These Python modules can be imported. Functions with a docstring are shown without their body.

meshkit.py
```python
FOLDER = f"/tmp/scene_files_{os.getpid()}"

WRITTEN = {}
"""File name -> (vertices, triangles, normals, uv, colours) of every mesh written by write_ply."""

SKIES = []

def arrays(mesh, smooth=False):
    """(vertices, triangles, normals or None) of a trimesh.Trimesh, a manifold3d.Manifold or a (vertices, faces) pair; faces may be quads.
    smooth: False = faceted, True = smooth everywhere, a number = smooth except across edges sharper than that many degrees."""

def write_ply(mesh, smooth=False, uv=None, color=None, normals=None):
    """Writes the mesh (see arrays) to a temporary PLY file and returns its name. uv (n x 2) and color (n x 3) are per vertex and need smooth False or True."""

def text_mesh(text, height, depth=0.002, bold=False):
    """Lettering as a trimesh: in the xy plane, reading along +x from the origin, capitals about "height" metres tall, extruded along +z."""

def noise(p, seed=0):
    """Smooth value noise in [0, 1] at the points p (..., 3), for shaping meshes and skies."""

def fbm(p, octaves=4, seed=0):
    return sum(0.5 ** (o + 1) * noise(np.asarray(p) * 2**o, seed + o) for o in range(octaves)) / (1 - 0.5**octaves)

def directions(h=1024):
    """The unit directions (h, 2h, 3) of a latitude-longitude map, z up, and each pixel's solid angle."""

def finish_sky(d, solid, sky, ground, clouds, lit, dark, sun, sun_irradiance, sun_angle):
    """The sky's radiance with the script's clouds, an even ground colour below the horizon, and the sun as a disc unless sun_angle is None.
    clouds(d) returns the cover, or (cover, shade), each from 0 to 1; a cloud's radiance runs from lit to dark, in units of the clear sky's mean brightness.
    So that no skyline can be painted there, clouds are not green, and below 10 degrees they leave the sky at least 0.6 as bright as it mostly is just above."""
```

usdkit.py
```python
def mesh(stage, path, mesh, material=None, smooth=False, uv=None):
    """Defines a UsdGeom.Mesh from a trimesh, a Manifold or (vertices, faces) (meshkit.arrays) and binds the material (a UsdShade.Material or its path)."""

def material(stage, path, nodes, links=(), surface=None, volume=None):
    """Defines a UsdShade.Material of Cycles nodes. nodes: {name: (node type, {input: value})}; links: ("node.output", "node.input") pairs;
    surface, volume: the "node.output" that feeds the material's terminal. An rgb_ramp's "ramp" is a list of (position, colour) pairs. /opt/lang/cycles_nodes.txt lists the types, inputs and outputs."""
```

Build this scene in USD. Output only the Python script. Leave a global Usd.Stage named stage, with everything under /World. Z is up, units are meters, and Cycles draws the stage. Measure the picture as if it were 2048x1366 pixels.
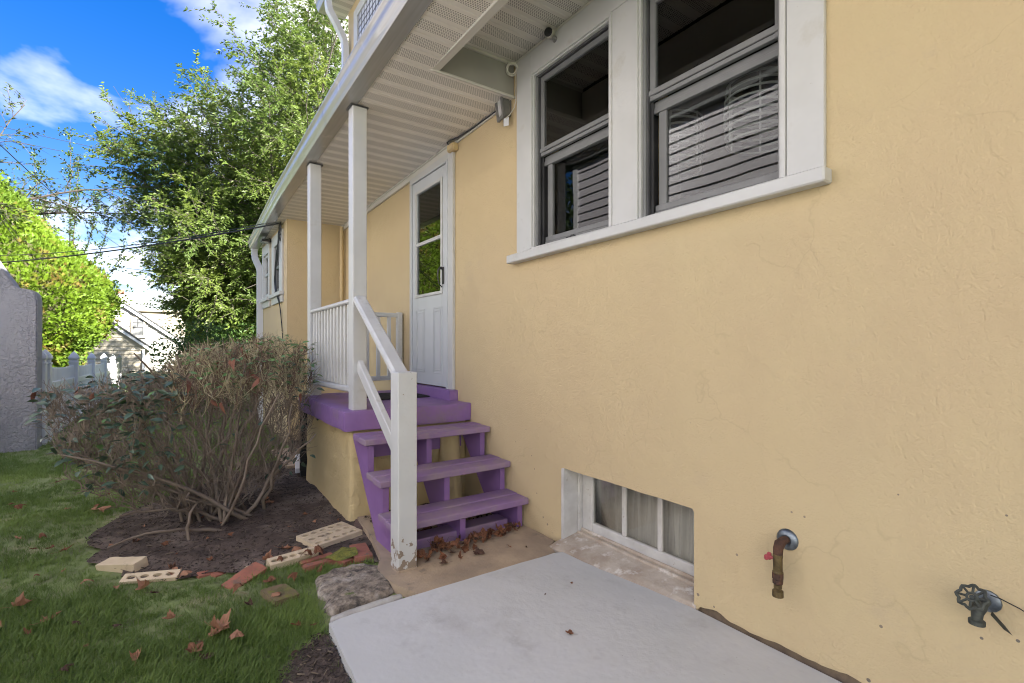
import math, random, numpy as np, trimesh, usdkit, meshkit
from pxr import Usd, UsdGeom, UsdLux, UsdShade, Gf, Sdf, Vt
from shapely.geometry import Polygon, box as sbox
from shapely.ops import unary_union

stage = Usd.Stage.CreateInMemory()
UsdGeom.SetStageUpAxis(stage, "Z")
UsdGeom.SetStageMetersPerUnit(stage, 1.0)
world = UsdGeom.Xform.Define(stage, "/World")
stage.SetDefaultPrim(world.GetPrim())
UsdGeom.Scope.Define(stage, "/World/Looks")

# ------------------------------------------------------------------ camera
EXPOSURE = 3.15
YAW = math.radians(34.665)
cam = UsdGeom.Camera.Define(stage, "/World/camera")
fw = np.array([math.sin(YAW), math.cos(YAW), 0.0]); rt = np.array([math.cos(YAW), -math.sin(YAW), 0.0])
CAM = np.array([-2.06, 0.0, 1.25])
cam.AddTransformOp().Set(Gf.Matrix4d(*rt, 0, 0, 0, 1, 0, *(-fw), 0, *CAM, 1))
cam.CreateHorizontalApertureAttr(36.0)
cam.CreateVerticalApertureAttr(36.0 * 683 / 1024)
cam.CreateFocalLengthAttr(36.0 * 992 / 2048)
cam.CreateVerticalApertureOffsetAttr(0.123)
cam.CreateClippingRangeAttr(Gf.Vec2f(0.05, 2000))
cam.CreateExposureAttr(EXPOSURE)

# ------------------------------------------------------------------ sky and sun
SUN_EL, SUN_AZ = math.radians(32.0), math.radians(147.0)     # azimuth = atan2(x, y) towards the sun
SKY_STRENGTH = 0.10
sun_dir = np.array([math.sin(SUN_AZ) * math.cos(SUN_EL), math.cos(SUN_AZ) * math.cos(SUN_EL), math.sin(SUN_EL)])
dome = UsdLux.DomeLight.Define(stage, "/World/sky")
dome.CreateIntensityAttr(1.0)
CLOUD = (4.95, 4.6, 4.2)
sky_mat = usdkit.material(stage, "/World/Looks/sky", {
    "sky": ("sky_texture", {"sky_type": "single_scattering", "sun_disc": False, "sun_elevation": SUN_EL, "sun_rotation": SUN_AZ, "altitude": 200.0, "air_density": 1.0, "aerosol_density": 0.15, "ozone_density": 2.5}),
    "even": ("gamma", {"gamma": 0.62}),
    "deep": ("hsv", {"hue": 0.525, "saturation": 1.9, "value": 0.50}),
    "tc": ("texture_coordinate", {}),
    "sep": ("separate_xyz", {}),
    "zc": ("math", {"math_type": "maximum", "value2": 0.02}),
    "za": ("math", {"math_type": "add", "value2": 0.22}),
    "dx": ("math", {"math_type": "divide"}),
    "dy": ("math", {"math_type": "divide"}),
    "cx0": ("combine_xyz", {"z": 4.9}),
    "cx": ("vector_math", {"math_type": "add", "vector2": (0.3, 0.75, 0.0)}),
    "warp": ("noise_texture", {"scale": 1.55, "detail": 7.0, "roughness": 0.50, "distortion": 0.15}),
    "ramp": ("rgb_ramp", {"ramp": [(0.0, (0, 0, 0)), (0.47, (0, 0, 0)), (0.56, (0.22, 0.22, 0.22)), (0.64, (0.6, 0.6, 0.6)), (0.74, (1, 1, 1)), (1.0, (1, 1, 1))]}),
    "mix": ("mix_color", {"b": CLOUD, "use_clamp": False}),
    "bg": ("background_shader", {"strength": SKY_STRENGTH}),
}, [("sky.color", "even.color"), ("even.color", "deep.color"), ("tc.generated", "sep.vector"), ("sep.z", "zc.value1"), ("zc.value", "za.value1"),
    ("sep.x", "dx.value1"), ("za.value", "dx.value2"), ("sep.y", "dy.value1"), ("za.value", "dy.value2"),
    ("dx.value", "cx0.x"), ("dy.value", "cx0.y"), ("cx0.vector", "cx.vector1"), ("cx.vector", "warp.vector"), ("warp.fac", "ramp.fac"),
    ("ramp.color", "mix.fac"), ("deep.color", "mix.a"), ("mix.result", "bg.color")], surface="bg.background")
UsdShade.MaterialBindingAPI.Apply(dome.GetPrim()).Bind(sky_mat)
sun = UsdLux.DistantLight.Define(stage, "/World/sun")
sun.CreateNormalizeAttr(True); sun.CreateIntensityAttr(1.0); sun.CreateAngleAttr(0.53); sun.CreateColorAttr(Gf.Vec3f(1.0, 0.95, 0.87))
_z = sun_dir; _x = np.cross([0, 0, 1.0], _z); _x /= np.linalg.norm(_x); _y = np.cross(_z, _x)
sun.AddTransformOp().Set(Gf.Matrix4d(*_x, 0, *_y, 0, *_z, 0, 0, 0, 0, 1))

# ------------------------------------------------------------------ helpers
_used = {}
def numbered(parent, name):
    k = (parent, name); n = _used.get(k, -1) + 1; _used[k] = n
    return f"{parent}/{name}" if n == 0 else f"{parent}/{name}_{n:03d}"

def tag(prim, label=None, cat=None, group=None, kind=None):
    for k, v in (("label", label), ("category", cat), ("group", group), ("kind", kind)):
        if v: prim.SetCustomDataByKey(k, v)

class Thing:
    """An Xform directly under /World at the thing's base; its parts are children."""
    def __init__(s, name, label, cat, loc=(0, 0, 0), group=None, kind=None):
        s.path = numbered("/World", name); s.loc = np.array(loc, float)
        x = UsdGeom.Xform.Define(stage, s.path); x.AddTranslateOp().Set(Gf.Vec3d(*map(float, loc)))
        s.prim = x.GetPrim(); tag(s.prim, label, cat, group, kind)
    def node(s, name, parent=None, label=None):
        p = numbered(parent or s.path, name); x = UsdGeom.Xform.Define(stage, p)
        if label: x.GetPrim().SetCustomDataByKey("label", label)
        return p
    def part(s, name, m, mat, parent=None, label=None, smooth=False, kind=None):
        v, f = geo(m)
        p = numbered(parent or s.path, name)
        g = usdkit.mesh(stage, p, (v - s.loc, f), mat, smooth=smooth)
        tag(g.GetPrim(), label, None, None, kind)
        return p

def solo(name, m, mat, label=None, cat=None, group=None, kind=None, smooth=False):
    g = usdkit.mesh(stage, numbered("/World", name), geo(m), mat, smooth=smooth)
    tag(g.GetPrim(), label, cat, group, kind)
    return g

def copy_thing(src, name, loc, rot=(0, 0, 0), scale=None, label=None, group=None, cat=None):
    """A copy of a thing under the next number: references the first one with its parts."""
    p = numbered("/World", name); x = UsdGeom.Xform.Define(stage, p)
    x.GetPrim().GetReferences().AddInternalReference(src)
    x.ClearXformOpOrder()
    x.AddTranslateOp().Set(Gf.Vec3d(*map(float, loc)))
    x.AddRotateXYZOp().Set(Gf.Vec3f(*map(float, rot)))
    if scale is not None: x.AddScaleOp().Set(Gf.Vec3f(*([float(scale)] * 3 if np.ndim(scale) == 0 else map(float, scale))))
    x.GetPrim().SetInstanceable(True)
    tag(x.GetPrim(), label, cat, group)
    return x

def geo(m):
    if isinstance(m, MB): return m.build()
    if hasattr(m, "vertices"): return np.array(m.vertices, float), np.array(m.faces)
    if hasattr(m, "to_mesh"):
        q = m.to_mesh(); return np.array(q.vert_properties[:, :3], float), np.array(q.tri_verts)
    v, f = np.asarray(m[0], float), np.asarray(m[1], int)
    if f.shape[1] == 4: f = np.vstack([f[:, [0, 1, 2]], f[:, [0, 2, 3]]])
    return v, f

_c = np.array([[x, y, z] for x in (0, 1) for y in (0, 1) for z in (0, 1)], float)
def _chamfer_template():
    pts = []
    for c in _c:
        for k in range(3):
            p = np.full(3, 0.2); p[k] = 0.0
            pts.append(np.where(c > 0, 1 - p, p))
    pts = np.array(pts); h = trimesh.convex.convex_hull(pts)
    from scipy.spatial import cKDTree
    idx = cKDTree(pts).query(h.vertices)[1]
    return idx[h.faces]
_CF = _chamfer_template()
_BF = np.array([[0, 1, 3], [0, 3, 2], [4, 6, 7], [4, 7, 5], [0, 4, 5], [0, 5, 1], [2, 3, 7], [2, 7, 6], [0, 2, 6], [0, 6, 4], [1, 5, 7], [1, 7, 3]])

class MB:
    def __init__(s): s.v = []; s.f = []; s.n = 0
    def add(s, m, T=None):
        v, f = geo(m)
        if T is not None: v = v @ np.asarray(T)[:3, :3].T + np.asarray(T)[:3, 3]
        s.v.append(v); s.f.append(f + s.n); s.n += len(v); return s
    def box(s, x0, x1, y0, y1, z0, z1, c=0.0, T=None):
        lo, hi = np.array([min(x0, x1), min(y0, y1), min(z0, z1)], float), np.array([max(x0, x1), max(y0, y1), max(z0, z1)], float)
        if c <= 0: return s.add((lo + _c * (hi - lo), _BF), T)
        c = min(c, 0.45 * (hi - lo).min()); pts = []
        for q in _c:
            for k in range(3):
                p = np.full(3, c); p[k] = 0.0
                pts.append(np.where(q > 0, hi - p, lo + p))
        return s.add((np.array(pts), _CF), T)
    def tube(s, pts, r, sides=8, cap=True): return s.add(tube(pts, r, sides, cap))
    def bar(s, a, b, w, h, c=0.0, up=(0, 0, 1)):
        """Box of width w, height h along a to b."""
        a, b = np.asarray(a, float), np.asarray(b, float); d = b - a; L = np.linalg.norm(d); d /= L
        x = np.cross(up, d); x /= np.linalg.norm(x); u = np.cross(d, x)
        T = np.eye(4); T[:3, 0] = x; T[:3, 1] = d; T[:3, 2] = u; T[:3, 3] = a
        return s.box(-w / 2, w / 2, 0, L, -h / 2, h / 2, c, T)
    def build(s): return np.vstack(s.v), np.vstack(s.f)

def tube(points, radii, sides=8, cap=True):
    p = np.asarray(points, float); n = len(p)
    t = np.gradient(p, axis=0); t /= np.linalg.norm(t, axis=1, keepdims=True) + 1e-12
    a = np.zeros_like(p); ref = np.array([0, 0, 1.0]) if abs(t[0, 2]) < 0.9 else np.array([1.0, 0, 0])
    for i in range(n):
        x = ref - t[i] * (ref @ t[i]); x /= np.linalg.norm(x) + 1e-12; a[i] = x; ref = x
    b = np.cross(t, a); ang = np.arange(sides) * 2 * np.pi / sides
    r = np.broadcast_to(np.asarray(radii, float), (n,))
    v = (p[:, None] + r[:, None, None] * (np.cos(ang)[None, :, None] * a[:, None] + np.sin(ang)[None, :, None] * b[:, None])).reshape(-1, 3)
    i, j = np.meshgrid(np.arange(n - 1), np.arange(sides), indexing="ij"); k = (j + 1) % sides
    q = np.stack([i * sides + j, i * sides + k, (i + 1) * sides + k, (i + 1) * sides + j], -1).reshape(-1, 4)
    f = np.vstack([q[:, [0, 1, 2]], q[:, [0, 2, 3]]])
    if cap:
        o = len(v); v = np.vstack([v, p[:1], p[-1:]]); jj = np.arange(sides); kk = (jj + 1) % sides
        f = np.vstack([f, np.stack([np.full(sides, o), kk, jj], 1), np.stack([np.full(sides, o + 1), (n - 1) * sides + jj, (n - 1) * sides + kk], 1)])
    return v, f

def many_tubes(P, R, sides=3):
    """P (m, n, 3) polylines, R (m, n) radii as open tubes."""
    P = np.asarray(P, float); R = np.asarray(R, float); m, n, _ = P.shape
    t = np.gradient(P, axis=1); t /= np.linalg.norm(t, axis=2, keepdims=True) + 1e-12
    ref = np.where(np.abs(t[..., 2:]) < 0.9, [0, 0, 1.0], [1.0, 0, 0])
    a = np.cross(t, ref); a /= np.linalg.norm(a, axis=2, keepdims=True) + 1e-12; b = np.cross(t, a)
    ang = np.arange(sides) * 2 * np.pi / sides
    v = P[:, :, None] + R[:, :, None, None] * (np.cos(ang)[:, None] * a[:, :, None] + np.sin(ang)[:, None] * b[:, :, None])
    i, j = np.meshgrid(np.arange(n - 1), np.arange(sides), indexing="ij"); k = (j + 1) % sides
    q = np.stack([i * sides + j, i * sides + k, (i + 1) * sides + k, (i + 1) * sides + j], -1).reshape(-1, 4)
    f = np.vstack([q[:, [0, 1, 2]], q[:, [0, 2, 3]]])
    F = (f[None] + (np.arange(m) * n * sides)[:, None, None]).reshape(-1, 3)
    return v.reshape(-1, 3), F

def lathe(profile, seg=20, T=None):
    """profile (r, h) around z."""
    p = np.asarray(profile, float); n = len(p); ang = np.arange(seg) * 2 * np.pi / seg
    v = np.stack([p[:, None, 0] * np.cos(ang), p[:, None, 0] * np.sin(ang), np.repeat(p[:, 1:2], seg, 1)], -1).reshape(-1, 3)
    i, j = np.meshgrid(np.arange(n - 1), np.arange(seg), indexing="ij"); k = (j + 1) % seg
    q = np.stack([i * seg + j, i * seg + k, (i + 1) * seg + k, (i + 1) * seg + j], -1).reshape(-1, 4)
    f = np.vstack([q[:, [0, 1, 2]], q[:, [0, 2, 3]]])
    if T is not None: v = v @ np.asarray(T)[:3, :3].T + np.asarray(T)[:3, 3]
    return v, f

def frame_T(o, x, y, z):
    T = np.eye(4); T[:3, 0] = x; T[:3, 1] = y; T[:3, 2] = z; T[:3, 3] = o; return T

def rotz(deg, o=(0, 0, 0)):
    c, s_ = math.cos(math.radians(deg)), math.sin(math.radians(deg))
    return frame_T(o, (c, s_, 0), (-s_, c, 0), (0, 0, 1))

def ext_x(poly, x0, x1):
    """Polygon in (y, z) extruded along x."""
    mb = MB()
    for g in getattr(poly, "geoms", [poly]):
        m = trimesh.creation.extrude_polygon(g, x1 - x0, engine="earcut"); v = np.array(m.vertices)
        mb.add((np.stack([v[:, 2] + x0, v[:, 0], v[:, 1]], 1), np.array(m.faces)))
    return mb

def ext_y(poly, y0, y1):
    """Polygon in (z, x) extruded along y."""
    mb = MB()
    for g in getattr(poly, "geoms", [poly]):
        m = trimesh.creation.extrude_polygon(g, y1 - y0, engine="earcut"); v = np.array(m.vertices)
        mb.add((np.stack([v[:, 1], v[:, 2] + y0, v[:, 0]], 1), np.array(m.faces)))
    return mb

def ext_z(poly, z0, z1):
    mb = MB()
    for g in getattr(poly, "geoms", [poly]):
        m = trimesh.creation.extrude_polygon(g, z1 - z0, engine="earcut"); v = np.array(m.vertices)
        mb.add((v + [0, 0, z0], np.array(m.faces)))
    return mb

def rough_box(lo, hi, step, amp, seed, r=0.012, freq=9.0, taper=None):
    """A box with rounded edges whose faces are a displaced grid: lumpy masonry, stones, bricks."""
    lo, hi = np.array(lo, float), np.array(hi, float); n = np.maximum(2, np.ceil((hi - lo) / step).astype(int)); V = []; F = []; o = 0
    for ax in range(3):
        a, b = (ax + 1) % 3, (ax + 2) % 3
        for side in (0, 1):
            ga, gb = np.meshgrid(np.linspace(0, 1, n[a] + 1), np.linspace(0, 1, n[b] + 1), indexing="ij")
            p = np.zeros(ga.shape + (3,)); p[..., ax] = side; p[..., a] = ga; p[..., b] = gb
            V.append((lo + p * (hi - lo)).reshape(-1, 3)); w = n[b] + 1
            i, j = np.meshgrid(np.arange(n[a]), np.arange(n[b]), indexing="ij"); q = np.stack([i * w + j, (i + 1) * w + j, (i + 1) * w + j + 1, i * w + j + 1], -1).reshape(-1, 4)
            if not side: q = q[:, ::-1]
            F.append(np.vstack([q[:, [0, 1, 2]], q[:, [0, 2, 3]]]) + o); o += len(V[-1])
    m = trimesh.Trimesh(np.vstack(V), np.vstack(F), process=False); m.merge_vertices()
    v = np.array(m.vertices); rr = min(r, 0.45 * (hi - lo).min())
    q = np.clip(v, lo + rr, hi - rr); d = v - q; L = np.linalg.norm(d, axis=1, keepdims=True); v = q + d / np.maximum(L, 1e-9) * np.where(L > 1e-9, rr, 0)
    nn = d / np.maximum(L, 1e-9)
    k = meshkit.fbm(v * freq + seed * 3.1, 3, seed) - 0.5
    v = v + nn * (k * 2 * amp)[:, None]
    if taper is not None: v = taper(v)
    return v, np.array(m.faces)

def heightfield(poly, step, zf):
    """Sheet over a polygon: triangulated grid clipped to the outline; zf(x, y) gives heights."""
    x0, y0, x1, y1 = poly.bounds
    import shapely
    gx, gy = np.meshgrid(np.arange(x0 + step / 2, x1, step), np.arange(y0 + step / 2, y1, step))
    pts = np.stack([gx.ravel(), gy.ravel()], 1); inner = poly.buffer(-step * 0.45)
    pts = pts[shapely.contains_xy(inner, pts[:, 0], pts[:, 1])]
    ring = poly.exterior; L = ring.length; b = np.array([ring.interpolate(t).coords[0] for t in np.arange(0, L, step)])
    allp = np.vstack([pts, b])
    from scipy.spatial import Delaunay
    tri = Delaunay(allp).simplices; c = allp[tri].mean(1)
    tri = tri[shapely.contains_xy(poly, c[:, 0], c[:, 1])]
    a = allp[tri]; cr = (a[:, 1, 0] - a[:, 0, 0]) * (a[:, 2, 1] - a[:, 0, 1]) - (a[:, 1, 1] - a[:, 0, 1]) * (a[:, 2, 0] - a[:, 0, 0])
    tri[cr < 0] = tri[cr < 0][:, ::-1]
    return np.column_stack([allp, zf(allp[:, 0], allp[:, 1])]), tri

# ------------------------------------------------------------------ materials
def mat(name, c1, c2=None, scale=6.0, rough=0.6, bump=None, detail=4.0, ramp=None, spec=0.5, stretch=None, dirt=None, extra_bump=None, metallic=0.0, island=0.0, coords="geo", coat=0.0):
    """Two-tone noise colour, optional second 'dirt' layer (colour, scale, low, high), bump = (scale, distance[, detail])."""
    N = {"p": ("principled_bsdf", {"roughness": rough, "specular_ior_level": spec, "metallic": metallic, "coat_weight": coat}), "g": ("geometry", {})}
    L = []; vec = "g.position"
    if coords == "obj": N["tc"] = ("texture_coordinate", {}); vec = "tc.object"
    if stretch: N["mp"] = ("mapping", {"scale": stretch}); L.append((vec, "mp.vector")); vec2 = "mp.vector"
    else: vec2 = vec
    c2 = c2 or tuple(0.85 * x for x in c1)
    N["n"] = ("noise_texture", {"scale": scale, "detail": detail, "roughness": 0.6}); L.append((vec2, "n.vector"))
    N["r"] = ("rgb_ramp", {"ramp": ramp or [(0.0, c2), (0.35, c2), (0.65, c1), (1.0, c1)]}); L.append(("n.fac", "r.fac"))
    out = "r.color"
    if island:
        N["hs"] = ("hsv", {"hue": 0.5, "saturation": 1.0}); N["mr"] = ("map_range", {"from_min": 0.0, "from_max": 1.0, "to_min": 1 - island, "to_max": 1 + island})
        L += [("g.random_per_island", "mr.value"), ("mr.result", "hs.value"), (out, "hs.color")]; out = "hs.color"
    if dirt:
        items = dirt if isinstance(dirt, list) else [dirt]
        for i, (dc, ds, lo, hi) in enumerate(items):
            N[f"dn{i}"] = ("noise_texture", {"scale": ds, "detail": 6.0, "roughness": 0.65}); N[f"dr{i}"] = ("map_range", {"from_min": lo, "from_max": hi, "clamp": True}); N[f"dm{i}"] = ("mix_color", {"b": dc})
            L += [(vec, f"dn{i}.vector"), (f"dn{i}.fac", f"dr{i}.value"), (f"dr{i}.result", f"dm{i}.fac"), (out, f"dm{i}.a")]; out = f"dm{i}.result"
    L.append((out, "p.base_color"))
    if bump:
        N["bn"] = ("noise_texture", {"scale": bump[0], "detail": bump[2] if len(bump) > 2 else 5.0, "roughness": 0.6}); N["b"] = ("bump", {"strength": 1.0, "distance": bump[1]})
        L += [(vec2, "bn.vector"), ("bn.fac", "b.height")]
        nrm = "b.normal"
        if extra_bump:
            N["bn2"] = ("noise_texture", {"scale": extra_bump[0], "detail": 3.0, "distortion": extra_bump[2] if len(extra_bump) > 2 else 0.0}); N["b2"] = ("bump", {"strength": 1.0, "distance": extra_bump[1]})
            L += [(vec, "bn2.vector"), ("bn2.fac", "b2.height"), ("b.normal", "b2.normal")]; nrm = "b2.normal"
        L.append((nrm, "p.normal"))
    return usdkit.material(stage, f"/World/Looks/{name}", N, L, surface="p.BSDF")

def leaf_mat(name, stops, scale=0.6, trans=0.35, rough=0.5, blot=None, coords="geo", rnd=0.6, off=-0.36):
    """Leaves: colour ramp over per-leaf random mixed with clump noise; part translucent."""
    N = {"g": ("geometry", {}), "n": ("noise_texture", {"scale": scale, "detail": 3.0}), "ad": ("math", {"math_type": "multiply_add", "value2": rnd}), "ms": ("math", {"math_type": "multiply_add", "value2": 1.1, "value3": off}),
         "r": ("rgb_ramp", {"ramp": stops}), "p": ("principled_bsdf", {"roughness": rough, "specular_ior_level": 0.35}), "t": ("translucent_bsdf", {}), "m": ("mix_closure", {"fac": trans})}
    L = [("g.position", "n.vector"), ("n.fac", "ms.value1"), ("g.random_per_island", "ad.value1"), ("ms.value", "ad.value3"), ("ad.value", "r.fac")]; out = "r.color"
    if blot:
        N["bn"] = ("noise_texture", {"scale": blot[1], "detail": 4.0, "roughness": 0.6}); N["bm"] = ("map_range", {"from_min": blot[2], "from_max": blot[3], "clamp": True}); N["bx"] = ("mix_color", {"b": blot[0]})
        L += [("g.position", "bn.vector"), ("bn.fac", "bm.value"), ("bm.result", "bx.fac"), (out, "bx.a")]; out = "bx.result"
    L += [(out, "p.base_color"), (out, "t.color"), ("p.BSDF", "m.closure1"), ("t.BSDF", "m.closure2")]
    return usdkit.material(stage, f"/World/Looks/{name}", N, L, surface="m.closure")

def stucco_mat(name, c1, c2, stain, relief=0.006, sc=(1, 1, 1), s1=16.0, speck=True):
    N = {"g": ("geometry", {}), "p": ("principled_bsdf", {"roughness": 0.75, "specular_ior_level": 0.25}),
         "n": ("noise_texture", {"scale": 1.1, "detail": 5.0, "roughness": 0.6}), "r": ("rgb_ramp", {"ramp": [(0.0, c2), (0.36, c2), (0.62, c1), (1.0, c1)]}),
         "mp": ("mapping", {"scale": sc, "rotation": (0.7, 0.0, 0.0)}),
         "b1n": ("noise_texture", {"scale": s1, "detail": 2.5, "roughness": 0.5, "distortion": 0.7}), "b1r": ("rgb_ramp", {"ramp": [(0.0, (0, 0, 0)), (0.42, (0.2, 0.2, 0.2)), (0.55, (0.75, 0.75, 0.75)), (0.62, (0.6, 0.6, 0.6)), (1.0, (1, 1, 1))]}), "b1": ("bump", {"strength": 1.0, "distance": relief}),
         "bk": ("noise_texture", {"scale": 1.3, "detail": 2.0}), "bkr": ("map_range", {"from_min": 0.40, "from_max": 0.62, "to_min": 0.15, "to_max": 0.9, "clamp": True}), "b1x": ("mix_color", {"b": (0.5, 0.5, 0.5)}),
         "b2n": ("noise_texture", {"scale": 95.0, "detail": 5.0, "roughness": 0.65}), "b2": ("bump", {"strength": 1.0, "distance": 0.0042}),
         "b3n": ("noise_texture", {"scale": 3.0, "detail": 2.0}), "b3": ("bump", {"strength": 1.0, "distance": 0.018}),
         "sn": ("noise_texture", {"scale": 2.3, "detail": 8.0, "roughness": 0.72}), "sr": ("map_range", {"from_min": 0.60, "from_max": 0.74, "to_max": 0.55, "clamp": True}), "sm": ("mix_color", {"b": stain})}
    L = [("g.position", "n.vector"), ("n.fac", "r.fac"), ("g.position", "mp.vector"), ("mp.vector", "b1n.vector"), ("b1n.fac", "b1r.fac"), ("b1r.color", "b1x.a"), ("g.position", "bk.vector"), ("bk.fac", "bkr.value"), ("bkr.result", "b1x.fac"), ("b1x.result", "b1.height"), ("g.position", "b2n.vector"), ("b2n.fac", "b2.height"), ("b1.normal", "b2.normal"),
         ("g.position", "b3n.vector"), ("b3n.fac", "b3.height"), ("b3.normal", "b1.normal"),
         ("g.position", "sn.vector"), ("sn.fac", "sr.value"), ("sr.result", "sm.fac"), ("r.color", "sm.a")]; out = "sm.result"
    if speck:   # small chips and dark flecks, thickest towards the ground
        N |= {"v": ("voronoi_texture", {"scale": 13.0, "randomness": 1.0}), "vs": ("separate_xyz", {}), "vz": ("map_range", {"from_min": 0.0, "from_max": 1.3, "to_min": 0.105, "to_max": 0.0, "clamp": True}),
              "vc": ("separate_color", {}), "vk": ("math", {"math_type": "multiply"}), "vl": ("math", {"math_type": "less_than"}), "vm": ("mix_color", {"b": (0.16, 0.14, 0.12)}), "vq": ("math", {"math_type": "power", "value2": 2.0})}
        L += [("g.position", "v.vector"), ("g.position", "vs.vector"), ("vs.z", "vz.value"), ("v.color", "vc.color"), ("vc.r", "vq.value1"), ("vq.value", "vk.value1"), ("vz.result", "vk.value2"), ("v.distance", "vl.value1"), ("vk.value", "vl.value2"), ("vl.value", "vm.fac"), (out, "vm.a")]; out = "vm.result"
    N |= {"pk": ("noise_texture", {"scale": 0.55, "detail": 2.0}), "pr": ("map_range", {"from_min": 0.42, "from_max": 0.62, "to_max": 0.5, "clamp": True}), "pm": ("mix_color", {"b": tuple(a * b for a, b in zip(c1, (1.0, 0.93, 0.93)))}),
          "wn": ("noise_texture", {"scale": 5.0, "detail": 4.0}), "wa": ("mix_vector", {"fac": 0.16}), "ck": ("voronoi_texture", {"feature": "distance_to_edge", "scale": 2.6}), "cl": ("map_range", {"from_min": 0.0, "from_max": 0.010, "to_min": 1.0, "to_max": 0.0, "clamp": True}),
          "cn": ("noise_texture", {"scale": 1.7, "detail": 3.0}), "cm": ("map_range", {"from_min": 0.53, "from_max": 0.60, "to_max": 0.16, "clamp": True}), "cmul": ("math", {"math_type": "multiply"}), "cx": ("mix_color", {"b": tuple(0.45 * a for a in c1)})}
    L += [("g.position", "pk.vector"), ("pk.fac", "pr.value"), ("pr.result", "pm.fac"), (out, "pm.a"), ("g.position", "wn.vector"), ("g.position", "wa.a"), ("wn.color", "wa.b"), ("wa.result", "ck.vector"), ("ck.distance", "cl.value"), ("g.position", "cn.vector"), ("cn.fac", "cm.value"),
          ("cl.result", "cmul.value1"), ("cm.result", "cmul.value2"), ("cmul.value", "cx.fac"), ("pm.result", "cx.a")]; out = "cx.result"
    L += [(out, "p.base_color"), ("b2.normal", "p.normal")]
    return usdkit.material(stage, f"/World/Looks/{name}", N, L, surface="p.BSDF")

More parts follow.
